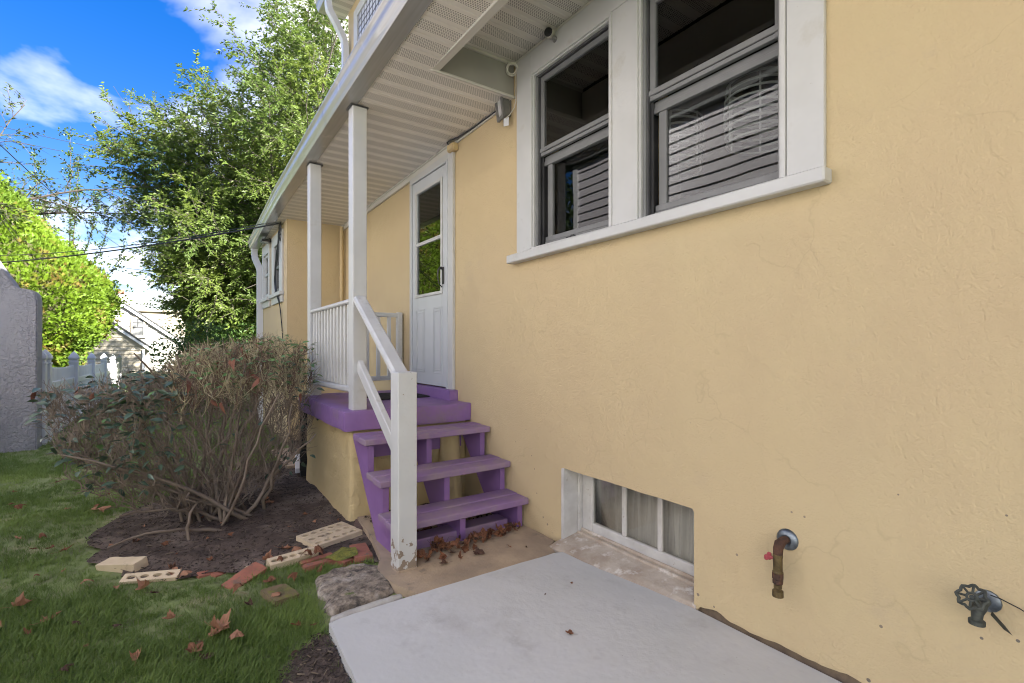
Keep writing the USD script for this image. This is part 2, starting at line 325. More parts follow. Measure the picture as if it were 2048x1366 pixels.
def soffit_mat(name, c, y0, pitch, x0):
    """Vented vinyl: rows of small dark slots in a band of each course (course pitch along y)."""
    N = {"g": ("geometry", {}), "s": ("separate_xyz", {}), "p": ("principled_bsdf", {"roughness": 0.45})}; L = [("g.position", "s.vector")]
    def m(n, t, a=None, b=None, v1=None, v2=None, v3=None):
        d = {"math_type": t}
        if v1 is not None: d["value1"] = v1
        if v2 is not None: d["value2"] = v2
        if v3 is not None: d["value3"] = v3
        N[n] = ("math", d)
        if a: L.append((a, f"{n}.value1"))
        if b: L.append((b, f"{n}.value2"))
        return f"{n}.value"
    yy = m("yy", "subtract", "s.y", v2=y0); yc = m("yc", "floored_modulo", yy, v2=pitch)           # place within the course
    band = m("band", "multiply", m("b1", "greater_than", yc, v2=0.030), m("b2", "less_than", yc, v2=pitch - 0.034))
    ry = m("ry", "divide", m("ry0", "subtract", yc, v2=0.030), v2=0.0110); rowi = m("rowi", "floor", ry); fy = m("fy", "fraction", ry)
    off = m("off", "multiply", m("odd", "floored_modulo", rowi, v2=2.0), v2=0.5)
    cx = m("cx", "add", m("cx0", "divide", "s.x", v2=0.0150), off); fx = m("fx", "floored_modulo", cx, v2=1.0)
    ax = m("ax", "absolute", m("ax0", "subtract", fx, v2=0.5)); ay = m("ay", "absolute", m("ay0", "subtract", fy, v2=0.5))
    hole = m("hole", "multiply", m("h1", "less_than", ax, v2=0.30), m("h2", "less_than", ay, v2=0.20)); hole = m("hb", "multiply", hole, band)
    N["n"] = ("noise_texture", {"scale": 2.0, "detail": 4.0}); N["r"] = ("rgb_ramp", {"ramp": [(0.3, tuple(0.93 * x for x in c)), (0.7, c)]}); N["mx"] = ("mix_color", {"b": (0.06, 0.055, 0.05)})
    L += [("g.position", "n.vector"), ("n.fac", "r.fac"), (hole, "mx.fac"), ("r.color", "mx.a"), ("mx.result", "p.base_color")]
    return usdkit.material(stage, f"/World/Looks/{name}", N, L, surface="p.BSDF")

def glass_mat(name, tint=(1, 1, 1), rough=0.0, ior=1.5, screen=0.0):
    N = {"t": ("transparent_bsdf", {"color": tint}), "gl": ("glossy_bsdf", {"color": (1, 1, 1), "roughness": rough}), "f": ("fresnel", {"IOR": ior}), "m": ("mix_closure", {})}
    L = [("f.fac", "m.fac"), ("t.BSDF", "m.closure1"), ("gl.BSDF", "m.closure2")]
    N["g"] = ("geometry", {}); N["wn"] = ("noise_texture", {"scale": 2.2, "detail": 1.0}); N["wb"] = ("bump", {"strength": 1.0, "distance": 0.0011})
    L += [("g.position", "wn.vector"), ("wn.fac", "wb.height"), ("wb.normal", "gl.normal")]
    return usdkit.material(stage, f"/World/Looks/{name}", N, L, surface="m.closure")

M = {}
M["stucco"] = stucco_mat("yellow_stucco", (0.55, 0.452, 0.262), (0.525, 0.415, 0.248), (0.44, 0.36, 0.25), relief=0.0026, s1=13.0, sc=(1, 1.5, 1))
M["stucco_grey"] = stucco_mat("grey_stucco", (0.36, 0.36, 0.38), (0.30, 0.30, 0.325), (0.2, 0.2, 0.2), relief=0.026, s1=26.0, speck=False)
M["stucco_base"] = stucco_mat("porch_base_stucco", (0.58, 0.46, 0.24), (0.50, 0.40, 0.22), (0.3, 0.27, 0.17), relief=0.008, s1=8.0, speck=False)
M["white"] = mat("white_paint", (0.52, 0.525, 0.51), (0.475, 0.48, 0.462), scale=3.0, rough=0.38, bump=(60.0, 0.0008), dirt=[((0.40, 0.385, 0.33), 6.0, 0.58, 0.82), ((0.30, 0.27, 0.22), 40.0, 0.70, 0.74)])
M["white_worn"] = mat("worn_white_paint", (0.55, 0.555, 0.535), (0.49, 0.495, 0.475), scale=4.0, rough=0.45, bump=(40.0, 0.001), dirt=[((0.36, 0.33, 0.27), 7.0, 0.58, 0.80), ((0.30, 0.25, 0.19), 24.0, 0.68, 0.73)])
M["white_old"] = mat("chalky_white_paint", (0.56, 0.555, 0.525), (0.46, 0.45, 0.42), scale=9.0, rough=0.7, bump=(50.0, 0.002), dirt=((0.3, 0.26, 0.2), 45.0, 0.64, 0.70))
M["vinyl"] = mat("white_vinyl", (0.60, 0.61, 0.62), (0.56, 0.57, 0.585), scale=1.5, rough=0.35)
M["gutter"] = mat("white_gutter_metal", (0.29, 0.285, 0.27), (0.25, 0.245, 0.23), scale=2.0, spec=0.9, coat=0.5, rough=0.25, stretch=(30, 1, 30), dirt=((0.5, 0.48, 0.43), 5.0, 0.6, 0.85), bump=(50.0, 0.0004))
M["soffit_grey"] = mat("grey_flashing", (0.36, 0.35, 0.31), (0.31, 0.30, 0.27), scale=3.0, rough=0.5)
M["trim_cream"] = mat("cream_trim", (0.58, 0.56, 0.505), (0.53, 0.51, 0.455), scale=3.0, rough=0.5)
M["alum"] = mat("grey_window_frame", (0.175, 0.18, 0.178), (0.145, 0.15, 0.148), scale=4.0, rough=0.42, spec=0.5)
M["alum_dark"] = mat("dark_window_track", (0.07, 0.072, 0.074), (0.05, 0.05, 0.052), scale=4.0, rough=0.5)
M["purple"] = mat("purple_paint", (0.24, 0.13, 0.32), (0.205, 0.11, 0.28), scale=5.0, rough=0.5, bump=(70.0, 0.0012), dirt=((0.25, 0.15, 0.27), 22.0, 0.66, 0.8))
M["purple_worn"] = mat("worn_purple_paint", (0.26, 0.155, 0.325), (0.215, 0.135, 0.255), scale=2.6, rough=0.6, bump=(24.0, 0.0016), stretch=(0.35, 3, 3), dirt=[((0.29, 0.22, 0.25), 3.0, 0.42, 0.62), ((0.40, 0.34, 0.33), 34.0, 0.70, 0.76)])
M["purple_slab"] = mat("purple_masonry_paint", (0.25, 0.138, 0.34), (0.215, 0.118, 0.29), scale=4.0, rough=0.55, bump=(30.0, 0.004), dirt=[((0.22, 0.155, 0.2), 2.5, 0.5, 0.66)])
M["concrete"] = mat("painted_concrete", (0.535, 0.54, 0.53), (0.49, 0.50, 0.485), scale=1.6, rough=0.62, bump=(45.0, 0.0015), extra_bump=(6.0, 0.006), dirt=[((0.38, 0.38, 0.37), 5.0, 0.58, 0.78), ((0.22, 0.21, 0.19), 60.0, 0.69, 0.72), ((0.36, 0.35, 0.33), 1.3, 0.56, 0.75)])
M["concrete_old"] = mat("old_brown_concrete", (0.43, 0.33, 0.22), (0.29, 0.225, 0.16), scale=3.4, rough=0.85, bump=(55.0, 0.003), extra_bump=(9.0, 0.01), dirt=[((0.16, 0.13, 0.1), 6.0, 0.60, 0.74), ((0.55, 0.5, 0.43), 60.0, 0.70, 0.73)])
M["sill_conc"] = mat("rough_sill_concrete", (0.50, 0.44, 0.36), (0.36, 0.29, 0.22), scale=8.0, rough=0.85, bump=(40.0, 0.004), dirt=((0.66, 0.63, 0.57), 11.0, 0.55, 0.66))
M["mortar"] = mat("pale_mortar", (0.46, 0.45, 0.42), (0.30, 0.28, 0.25), scale=12.0, rough=0.85, bump=(40.0, 0.004))
M["foundation"] = mat("bare_foundation", (0.20, 0.15, 0.10), (0.12, 0.09, 0.065), scale=14.0, rough=0.9, bump=(30.0, 0.006))
M["stone"] = mat("rough_granite", (0.33, 0.275, 0.21), (0.075, 0.062, 0.05), scale=30.0, rough=0.9, bump=(45.0, 0.008), detail=7.0, dirt=[((0.42, 0.38, 0.32), 6.0, 0.52, 0.66), ((0.055, 0.05, 0.045), 10.0, 0.56, 0.66), ((0.10, 0.13, 0.03), 8.0, 0.63, 0.72)])
M["brick_red"] = mat("red_brick", (0.36, 0.135, 0.085), (0.27, 0.105, 0.07), scale=14.0, rough=0.85, bump=(70.0, 0.002), dirt=[((0.12, 0.13, 0.05), 13.0, 0.56, 0.70), ((0.14, 0.105, 0.085), 18.0, 0.54, 0.68)])
M["brick_dark"] = mat("dark_brick", (0.14, 0.09, 0.075), (0.09, 0.06, 0.05), scale=14.0, rough=0.85, bump=(70.0, 0.002))
M["brick_cream"] = mat("cream_brick", (0.60, 0.49, 0.33), (0.52, 0.42, 0.28), scale=10.0, rough=0.85, bump=(60.0, 0.002), dirt=[((0.36, 0.3, 0.2), 14.0, 0.60, 0.74), ((0.13, 0.10, 0.075), 9.0, 0.60, 0.70)])
M["brick_moss"] = mat("mossy_brick", (0.20, 0.13, 0.08), (0.10, 0.11, 0.035), scale=9.0, rough=0.95, bump=(60.0, 0.006), dirt=((0.17, 0.17, 0.03), 12.0, 0.54, 0.66))
M["moss"] = mat("moss", (0.24, 0.23, 0.04), (0.10, 0.13, 0.025), scale=30.0, rough=0.95, bump=(90.0, 0.01), dirt=((0.10, 0.07, 0.03), 18.0, 0.58, 0.66))
M["hole"] = mat("brick_hole_shade", (0.10, 0.08, 0.055), rough=0.95)
M["soil"] = mat("dark_mulch_soil", (0.125, 0.092, 0.072), (0.055, 0.04, 0.032), scale=10.0, rough=0.95, detail=8.0, bump=(70.0, 0.02), dirt=((0.24, 0.19, 0.155), 2.6, 0.52, 0.68))
M["chip"] = mat("bark_chip", (0.14, 0.098, 0.072), (0.06, 0.042, 0.032), scale=20.0, rough=0.9, island=0.6)
M["chip_pale"] = mat("pale_wood_chip", (0.30, 0.24, 0.17), (0.2, 0.15, 0.1), scale=20.0, rough=0.9, island=0.4)
M["ground"] = mat("lawn_soil", (0.20, 0.26, 0.09), (0.17, 0.19, 0.085), scale=5.0, rough=0.95, bump=(60.0, 0.02), detail=6.0, dirt=((0.33, 0.30, 0.17), 2.2, 0.55, 0.68))
M["black"] = mat("black_plastic", (0.018, 0.018, 0.019), rough=0.4)
M["black_rubber"] = mat("black_rubber_mat", (0.03, 0.03, 0.033), (0.022, 0.022, 0.024), scale=30.0, rough=0.8, bump=(150.0, 0.002))
M["grey_metal"] = mat("grey_fixture_metal", (0.17, 0.165, 0.155), (0.12, 0.12, 0.115), scale=7.0, rough=0.5)
M["lamp_lens"] = mat("frosted_lamp_lens", (0.62, 0.62, 0.6), (0.45, 0.45, 0.44), scale=20.0, rough=0.25)
M["tan_box"] = mat("tan_painted_box", (0.58, 0.44, 0.23), (0.5, 0.38, 0.2), scale=12.0, rough=0.6, bump=(50.0, 0.001))
M["cable_white"] = mat("off_white_cable", (0.62, 0.6, 0.52), rough=0.45)
M["cable_black"] = mat("black_cable", (0.016, 0.016, 0.017), rough=0.5)
M["rust"] = mat("rusty_iron", (0.10, 0.045, 0.025), (0.035, 0.02, 0.014), scale=40.0, rough=0.85, bump=(120.0, 0.002), coords="geo")
M["brass"] = mat("tarnished_brass", (0.17, 0.125, 0.055), (0.09, 0.065, 0.03), scale=40.0, rough=0.5, metallic=0.6, bump=(120.0, 0.001))
M["verdigris"] = mat("verdigris_brass", (0.075, 0.085, 0.07), (0.04, 0.045, 0.04), scale=50.0, rough=0.65, metallic=0.3, bump=(120.0, 0.001))
M["chrome"] = mat("dull_chrome", (0.24, 0.28, 0.31), (0.12, 0.14, 0.16), scale=25.0, rough=0.42, metallic=0.9)
M["red_plastic"] = mat("red_handle", (0.36, 0.06, 0.07), rough=0.5)
M["asphalt_shingle"] = mat("grey_shingles", (0.11, 0.105, 0.10), (0.07, 0.07, 0.068), scale=9.0, rough=0.9, bump=(60.0, 0.004))
M["siding_beige"] = mat("beige_siding", (0.35, 0.31, 0.235), (0.32, 0.285, 0.215), scale=1.5, rough=0.6)
M["siding_white"] = mat("white_siding", (0.37, 0.355, 0.325), (0.34, 0.325, 0.295), scale=1.5, rough=0.6)
M["siding_lilac"] = mat("pale_lilac_siding", (0.55, 0.53, 0.56), (0.49, 0.475, 0.51), scale=1.5, rough=0.55)
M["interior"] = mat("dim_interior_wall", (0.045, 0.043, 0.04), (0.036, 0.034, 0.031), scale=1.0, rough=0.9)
M["basket"] = mat("pale_wire_coating", (0.8, 0.85, 0.83), rough=0.4)
def newel_mat():
    """White post paint flaked off in patches near the foot."""
    N = {"g": ("geometry", {}), "s": ("separate_xyz", {}), "n": ("noise_texture", {"scale": 22.0, "detail": 5.0, "roughness": 0.6}), "z": ("map_range", {"from_min": 0.0, "from_max": 0.22, "to_min": 0.16, "to_max": -0.08, "clamp": True}), "a": ("math", {"math_type": "add"}), "t": ("map_range", {"from_min": 0.62, "from_max": 0.64, "clamp": True}),
         "c": ("noise_texture", {"scale": 4.0, "detail": 4.0}), "r": ("rgb_ramp", {"ramp": [(0.3, (0.49, 0.495, 0.475)), (0.7, (0.55, 0.555, 0.535))]}), "m": ("mix_color", {"b": (0.24, 0.19, 0.14)}), "p": ("principled_bsdf", {"roughness": 0.45}), "bn": ("noise_texture", {"scale": 50.0}), "b": ("bump", {"distance": 0.001})}
    L = [("g.position", "s.vector"), ("g.position", "n.vector"), ("s.z", "z.value"), ("n.fac", "a.value1"), ("z.result", "a.value2"), ("a.value", "t.value"), ("g.position", "c.vector"), ("c.fac", "r.fac"), ("r.color", "m.a"), ("t.result", "m.fac"), ("m.result", "p.base_color"), ("g.position", "bn.vector"), ("bn.fac", "b.height"), ("b.normal", "p.normal")]
    return usdkit.material(stage, "/World/Looks/flaked_white_paint", N, L, surface="p.BSDF")
M["newel"] = newel_mat()
M["curtain"] = mat("grey_lace_curtain", (0.74, 0.73, 0.70), (0.55, 0.54, 0.52), scale=3.0, rough=0.9, stretch=(1, 14, 0.6), dirt=((0.05, 0.05, 0.05), 75.0, 0.69, 0.71))
M["door_white"] = mat("white_door_paint", (0.52, 0.545, 0.56), (0.49, 0.515, 0.53), scale=2.0, rough=0.32)
M["bark"] = mat("grey_bark", (0.085, 0.07, 0.056), (0.05, 0.042, 0.034), scale=12.0, rough=0.9, bump=(30.0, 0.01))
M["twig"] = mat("dead_twig_bark", (0.66, 0.53, 0.40), (0.44, 0.335, 0.245), scale=5.0, rough=0.8, island=0.65)
M["twig_red"] = mat("reddish_twig_bark", (0.56, 0.37, 0.26), (0.36, 0.23, 0.16), scale=5.0, rough=0.8, island=0.65)
M["twig_green"] = mat("olive_twig_bark", (0.62, 0.55, 0.32), (0.44, 0.37, 0.22), scale=5.0, rough=0.75, island=0.3)
M["glass"] = glass_mat("window_glass", (0.60, 0.62, 0.61), ior=1.62)
M["glass_screen"] = glass_mat("screened_glass", (0.72, 0.73, 0.72), ior=1.42)
M["glass_dirty"] = glass_mat("dirty_glass", (0.85, 0.85, 0.83), rough=0.05, ior=1.35)
M["dry_leaf"] = leaf_mat("dry_leaf", [(0.0, (0.11, 0.045, 0.022)), (0.35, (0.22, 0.095, 0.045)), (0.65, (0.36, 0.175, 0.09)), (1.0, (0.48, 0.27, 0.16))], scale=5.0, trans=0.15, rough=0.65)
M["grass_blade"] = leaf_mat("grass_blade", [(0.0, (0.13, 0.20, 0.045)), (0.4, (0.29, 0.39, 0.10)), (0.7, (0.31, 0.44, 0.12)), (0.88, (0.42, 0.46, 0.19)), (1.0, (0.58, 0.51, 0.31))], scale=1.3, trans=0.3, rough=0.5, rnd=0.95, off=-0.50)
# ------------------------------------------------------------------ ground levels
def smooth(t): t = np.clip(t, 0, 1); return t * t * (3 - 2 * t)
def ground_z(x, y):
    x, y = np.asarray(x, float), np.asarray(y, float)
    z = -0.055 - 0.012 * np.clip(y - 9, 0, 40) + 0.03 * smooth((-x - 1.6) / 1.5) * smooth((y - 2.5) / 3)
    n = meshkit.fbm(np.stack([x * 0.9, y * 0.9, 0 * x], -1), 3, 5) - 0.5
    return z + 0.05 * n * np.where(x < -0.9, 1, 0.2)

# lawn ground: a fine sheet near by, a coarse one to the horizon around it
def grid_sheet(xs, ys):
    X, Y = np.meshgrid(xs, ys, indexing="ij"); Z = ground_z(X, Y)
    far = np.hypot(X + 2, Y - 10); Z = Z - 0.6 * smooth((far - 60) / 300)
    i, j = np.meshgrid(np.arange(len(xs) - 1), np.arange(len(ys) - 1), indexing="ij"); w = len(ys)
    return np.stack([X, Y, Z], -1).reshape(-1, 3), np.stack([i * w + j, (i + 1) * w + j, (i + 1) * w + j + 1, i * w + j + 1], -1).reshape(-1, 4)
def axis(a, b, s, lo, hi):
    k = np.geomspace(1, 60, 14)
    return np.concatenate([lo - (k[::-1] - 1) / 59 * (lo - a) - 1e-3, np.arange(lo, hi, s), hi + (k - 1) / 59 * (b - hi)])
solo("lawn_ground", grid_sheet(axis(-400, 400, 0.12, -6, -0.02), axis(-300, 700, 0.14, -1, 13)), M["ground"], "green lawn sloping gently away beyond the bush", kind="structure", smooth=True)

# ------------------------------------------------------------------ yellow house
def zs(y): return 3.05 - 0.022 * (np.asarray(y, float) - 2.4)                 # the eave soffit falls gently away
def xf(y): return np.interp(y, [-3, 1.0, 2.4, 3.57, 6.4, 9.65], [-0.95, -0.945, -0.94, -0.934, -0.90, -0.80])
WY0, WY1 = -9.0, 7.2
house = Thing("yellow_house", "yellow stucco house with white trim and a covered porch eave", "house", (0, 2, 0))
rng = np.random.default_rng(3)
def jag(y0, y1, z, amp, step, seed):
    ys = np.arange(y0, y1 + 1e-6, step); n = (meshkit.fbm(np.stack([ys * 9, 0 * ys, 0 * ys], -1), 3, seed) - 0.5) * 2 * amp
    return [(a, z + b) for a, b in zip(ys, n)]
bottom = [(WY0, 0.03)] + jag(-1.0, 1.44, 0.022, 0.022, 0.022, 4) + [(1.452, -0.03), (2.428, -0.03)] + jag(2.44, 3.5, -0.02, 0.008, 0.04, 8) + [(WY1, -0.05)]
wall = Polygon(bottom + [(WY1, 3.3), (7.0, 3.3), (7.0, 5.9), (WY0, 5.9)])
lint = [(1.452, -0.1), (1.452, 0.452), (1.462, 0.467)] + [(y, z) for y, z in jag(1.50, 2.40, 0.468, 0.003, 0.05, 6)] + [(2.424, 0.464), (2.428, 0.45), (2.43, -0.1)]
holes = [sbox(1.03, 1.885, 1.775, 3.12), sbox(1.98, 1.885, 2.71, 3.12), sbox(3.96, 0.80, 4.73, 2.90), Polygon(lint)]
for h in holes: wall = wall.difference(h)
house.part("wall", ext_x(wall, 0.0, 0.22), M["stucco"])
# bare strip of foundation below the ragged stucco edge
house.part("foundation_strip", MB().box(0.012, 0.2, WY0, 1.452, -0.12, 0.09).box(0.2, 0.215, 1.452, 2.43, -0.12, 0.02), M["foundation"], label="bare brown strip below the chipped stucco edge")
# the rest of the body: rear walls, for the house's own shadow
body = MB().box(0.22, 8.0, WY0, WY0 + 0.2, -0.05, 5.9).box(7.8, 8.0, WY0 + 0.2, 7.0, -0.05, 5.9).box(0.22, 7.8, 6.8, 7.0, -0.05, 5.9)
body.add(ext_y(Polygon([(5.9, 0.0), (5.9, 8.0), (8.5, 4.0)]), 6.8, 7.0)).add(ext_y(Polygon([(5.9, 0.0), (5.9, 8.0), (8.5, 4.0)]), WY0, WY0 + 0.2))
house.part("rear_wall", body, M["stucco"])
# dark rooms behind the panes
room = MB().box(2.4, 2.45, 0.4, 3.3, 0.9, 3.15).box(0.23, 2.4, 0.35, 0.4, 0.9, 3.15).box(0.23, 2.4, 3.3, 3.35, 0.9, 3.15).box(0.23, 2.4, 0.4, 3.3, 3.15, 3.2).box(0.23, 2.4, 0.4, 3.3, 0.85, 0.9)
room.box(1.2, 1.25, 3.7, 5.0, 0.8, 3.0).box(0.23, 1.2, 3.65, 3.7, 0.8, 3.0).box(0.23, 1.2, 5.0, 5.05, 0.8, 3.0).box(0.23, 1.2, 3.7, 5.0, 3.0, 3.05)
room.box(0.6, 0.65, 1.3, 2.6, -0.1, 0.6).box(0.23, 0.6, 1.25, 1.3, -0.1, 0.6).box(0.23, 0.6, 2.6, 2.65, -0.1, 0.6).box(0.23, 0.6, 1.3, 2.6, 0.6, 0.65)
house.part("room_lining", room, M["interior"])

# ---- roofs
roof = MB()
roof.add(ext_y(Polygon([(5.93, -0.36), (5.99, -0.36), (8.62, 4.0), (8.55, 4.0)]), WY0 - 0.4, 7.2)).add(ext_y(Polygon([(5.93, 8.36), (8.55, 4.0), (8.62, 4.0), (5.99, 8.36)]), WY0 - 0.4, 7.2))
rp = house.part("main_roof", roof, M["asphalt_shingle"])
pr_ = []
ys = np.linspace(WY0, 9.6, 40); V = []; F = []
for y in ys:
    z = zs(y); x = xf(y)
    V += [(x - 0.13, y, z + 0.145), (0.02 if y < 7.0 else 1.6, y, z + (0.65 if y < 7.0 else 1.35)), (0.02 if y < 7.0 else 1.6, y, z + (0.58 if y < 7.0 else 1.28)), (x - 0.02, y, z + 0.105)]
for i in range(len(ys) - 1):
    for k in range(4): F.append([i * 4 + k, (i + 1) * 4 + k, (i + 1) * 4 + (k + 1) % 4, i * 4 + (k + 1) % 4])
house.part("porch_roof", (np.array(V, float), np.array(F)[:, ::-1]), M["asphalt_shingle"])
# ---- gutter: K profile swept along the eave
prof = np.array([(-0.012, -0.006), (0.097, -0.006), (0.101, -0.003), (0.104, 0.006), (0.107, 0.018), (0.113, 0.030), (0.121, 0.042), (0.127, 0.056), (0.129, 0.070), (0.128, 0.082), (0.129, 0.094), (0.134, 0.104), (0.142, 0.112), (0.147, 0.118), (0.148, 0.128), (0.142, 0.132)])
inner = prof[::-1] + np.array([(-0.003, 0.003)]); inner[-1] = (-0.012, 0.0)
ring = np.vstack([prof, inner]); nr = len(ring)
def sweep_gutter(y0, y1, fx, fz, n=60, sc=1.0):
    V, F = [], []; Y = np.linspace(y0, y1, n)
    for y in Y: V += [(fx(y) - a * sc, y, fz(y) + b * sc) for a, b in ring]
    for i in range(n - 1):
        for k in range(nr): F.append([i * nr + k, (i + 1) * nr + k, (i + 1) * nr + (k + 1) % nr, i * nr + (k + 1) % nr])
    return np.array(V, float), np.array(F)
gt = house.part("gutter", sweep_gutter(WY0, 9.62, xf, zs), M["gutter"], smooth=35)
for y in (9.618, 6.55, 4.1):   # end cap and lapped joints
    sec = prof * (1.0 if y > 9 else 1.012) ; cap = [(xf(y) - a, y + 0.004, zs(y) + b) for a, b in sec]
    if y > 9: house.part("end_cap", (np.array(cap + [(xf(y) + 0.012, y + 0.004, zs(y) + 0.13)]), np.array([[0, i + 1, i] for i in range(1, len(cap))])), M["gutter"], gt)
    else: house.part("joint_band", sweep_gutter(y, y + 0.012, lambda q: xf(q) - 0.0005, lambda q: zs(q) - 0.0015, 2, 1.014), M["gutter"], gt)
# ---- soffit courses
SP = 0.1524
M["soffit"] = soffit_mat("vented_vinyl_soffit", (0.77, 0.73, 0.675), 2.95 - 40 * SP, SP, 0.0)
sof = house.node("soffit")
def course(x0, x1, y0, y1, z0, z1, mtl, far=False):
    g, e = 0.007, 0.006
    V = np.array([(x, y, z) for x in (x0, x1) for y, z in ((y0, z0 + g), (y0 + e, z0), (y1 - e, z1), (y1, z1 + g), (y1, z1 + 0.014), (y0, z0 + 0.014))], float)
    F = [[i, (i + 1) % 6, 6 + (i + 1) % 6, 6 + i] for i in range(6)]; F = [f[::-1] for f in F]
    cap = [[0, 1, 2, 3], [0, 3, 4, 5]]
    F += [c for c in cap] + [[6 + k for k in c[::-1]] for c in cap]
    house.part("soffit_board", (V, np.array(F)), mtl, sof)
for k in range(-9, 42):
    y0 = 2.95 + k * SP; y1 = y0 + SP
    if y0 < 2.94: course(xf(y0), -0.655, y0, y1, zs(y0), zs(y1), M["soffit"]); course(-0.60, 0.0, y0, y1, 3.29, 3.29, M["soffit"])
    else: course(xf(y0), 0.0 if y0 < 7.15 else -0.756, y0, min(y1, 9.6), zs(y0), zs(min(y1, 9.6)), M["soffit"])
house.part("soffit_backing", MB().box(-0.94, 0.0, WY0, 1.55, 3.30, 3.32), M["trim_cream"], sof)
house.part("recess_edge_board", MB().bar((-0.628, 1.2, 3.155), (-0.634, 2.96, 3.155), 0.052, 0.235, 0.003), M["trim_cream"], sof, label="cream edge board of the soffit recess, a little loose")
house.part("recess_end_panel", MB().box(-0.602, -0.002, 2.952, 2.962, 3.045, 3.288), M["soffit_grey"], sof, label="plain grey panel closing the soffit recess")
house.part("end_panel_trim", MB().box(-0.60, -0.02, 2.935, 2.951, 3.268, 3.287).box(-0.66, -0.004, 2.93, 2.951, 3.030, 3.047, 0.004), M["trim_cream"], sof)
house.part("wall_moulding", MB().box(-0.016, -0.001, 1.0, 2.93, 3.268, 3.288, 0.003).bar((-0.010, 3.03, zs(3.03) - 0.012), (-0.010, 3.83, zs(3.83) - 0.012), 0.018, 0.02, 0.003), M["trim_cream"], sof)
house.part("frieze_board", MB().bar((-0.016, 3.89, zs(3.89) - 0.035), (-0.016, 7.19, zs(7.19) - 0.03), 0.030, 0.066, 0.004).bar((-0.036, 3.89, zs(3.89) - 0.010), (-0.036, 7.19, zs(7.19) - 0.010), 0.012, 0.016, 0.002), M["trim_cream"], sof)

# ---- double window
win = house.node("double_window")
WH, WB = 3.10, 1.90
def casing(name, b): house.part(name, b, M["white"], win)
casing("casing_board", MB().box(-0.022, 0.0, 2.725, 2.89, 1.89, 3.262, 0.003))
casing("casing_board", MB().box(-0.022, 0.0, 1.795, 1.965, 1.89, 3.115, 0.003))
casing("casing_board", MB().box(-0.022, 0.0, 0.872, 1.012, 1.902, 3.115, 0.003))
casing("head_casing", MB().box(-0.0225, 0.0, 0.872, 2.7235, 3.1165, 3.262, 0.003))
casing("sill", MB().bar((-0.034, 2.955, 1.862), (-0.034, 0.852, 1.888), 0.068, 0.058, 0.006))
for (a, b) in ((1.98, 2.71), (1.03, 1.78)):
    # stop mouldings round the opening, two steps
    st = MB().box(-0.030, 0.01, b - 0.004, b + 0.0135, 1.905, 3.114, 0.002).box(-0.030, 0.01, a - 0.0165, a + 0.004, 1.912, 3.114, 0.002).box(-0.0305, 0.01, a - 0.016, b + 0.013, 3.094, 3.1145, 0.002)
    st.box(-0.016, 0.02, b - 0.016, b - 0.0045, 1.9, 3.094).box(-0.016, 0.02, a + 0.0045, a + 0.014, 1.9, 3.094).box(-0.0165, 0.02, a, b, 3.083, 3.0935).box(-0.030, 0.02, a - 0.016, b + 0.013, 1.892, 1.914, 0.002)
    house.part("stop_moulding", st, M["white"], win)
    A, B = a + 0.014, b - 0.016
    house.part("sash_track", MB().box(0.004, 0.12, B - 0.004, B + 0.02, 1.9, 3.09).box(0.004, 0.12, A - 0.02, A + 0.003, 1.9, 3.09).box(0.004, 0.12, A, B, 3.068, 3.10).box(0.004, 0.12, A, B, 1.88, 1.914)
               .box(0.008, 0.02, B - 0.030, B - 0.0045, 1.915, 3.067).box(0.040, 0.046, B - 0.036, B - 0.0045, 1.915, 2.55), M["alum_dark"], win)
    house.part("outer_frame", MB().box(-0.002, 0.012, B - 0.020, B - 0.001, 1.915, 3.075, 0.002), M["alum"], win)
    house.part("outer_frame", MB().box(-0.002, 0.012, A + 0.001, A + 0.012, 1.915, 3.075, 0.002), M["alum"], win)
    us = MB().box(0.018, 0.042, B - 0.066, B - 0.031, 2.535, 3.066, 0.002).box(0.018, 0.042, A + 0.004, A + 0.035, 2.535, 3.066, 0.002).box(0.0185, 0.042, A + 0.035, B - 0.066, 3.030, 3.066, 0.002)
    us.box(0.012, 0.044, A + 0.003, B - 0.012, 2.553, 2.582, 0.003).box(0.020, 0.044, A + 0.003, B - 0.012, 2.530, 2.552, 0.002)
    sa = house.part("upper_sash", us, M["alum"], win)
    ls = MB().box(0.058, 0.082, B - 0.105, B - 0.058, 1.95, 2.535, 0.002).box(0.058, 0.082, A + 0.003, A + 0.038, 1.95, 2.535, 0.002).box(0.050, 0.084, A + 0.003, B - 0.03, 2.470, 2.500, 0.002).box(0.056, 0.084, A + 0.003, B - 0.03, 2.501, 2.532, 0.002)
    ls.box(0.046, 0.084, A + 0.003, B - 0.04, 1.916, 1.950, 0.003).box(0.052, 0.084, A + 0.003, B - 0.04, 1.951, 1.985, 0.003)
    house.part("lower_sash", ls, M["alum"], win)
    house.part("upper_pane", MB().box(0.029, 0.032, A + 0.034, B - 0.065, 2.58, 3.032), M["glass"], win)
    house.part("lower_pane", MB().box(0.069, 0.072, A + 0.036, B - 0.104, 1.984, 2.472), M["glass_screen"], win)
    c = (A + B) / 2 + 0.04
    house.part("sash_latch", MB().box(0.040, 0.047, c - 0.045, c + 0.045, 1.925, 1.945, 0.002).box(0.034, 0.040, c - 0.04, c - 0.005, 1.930, 1.950, 0.002), M["black"], win)

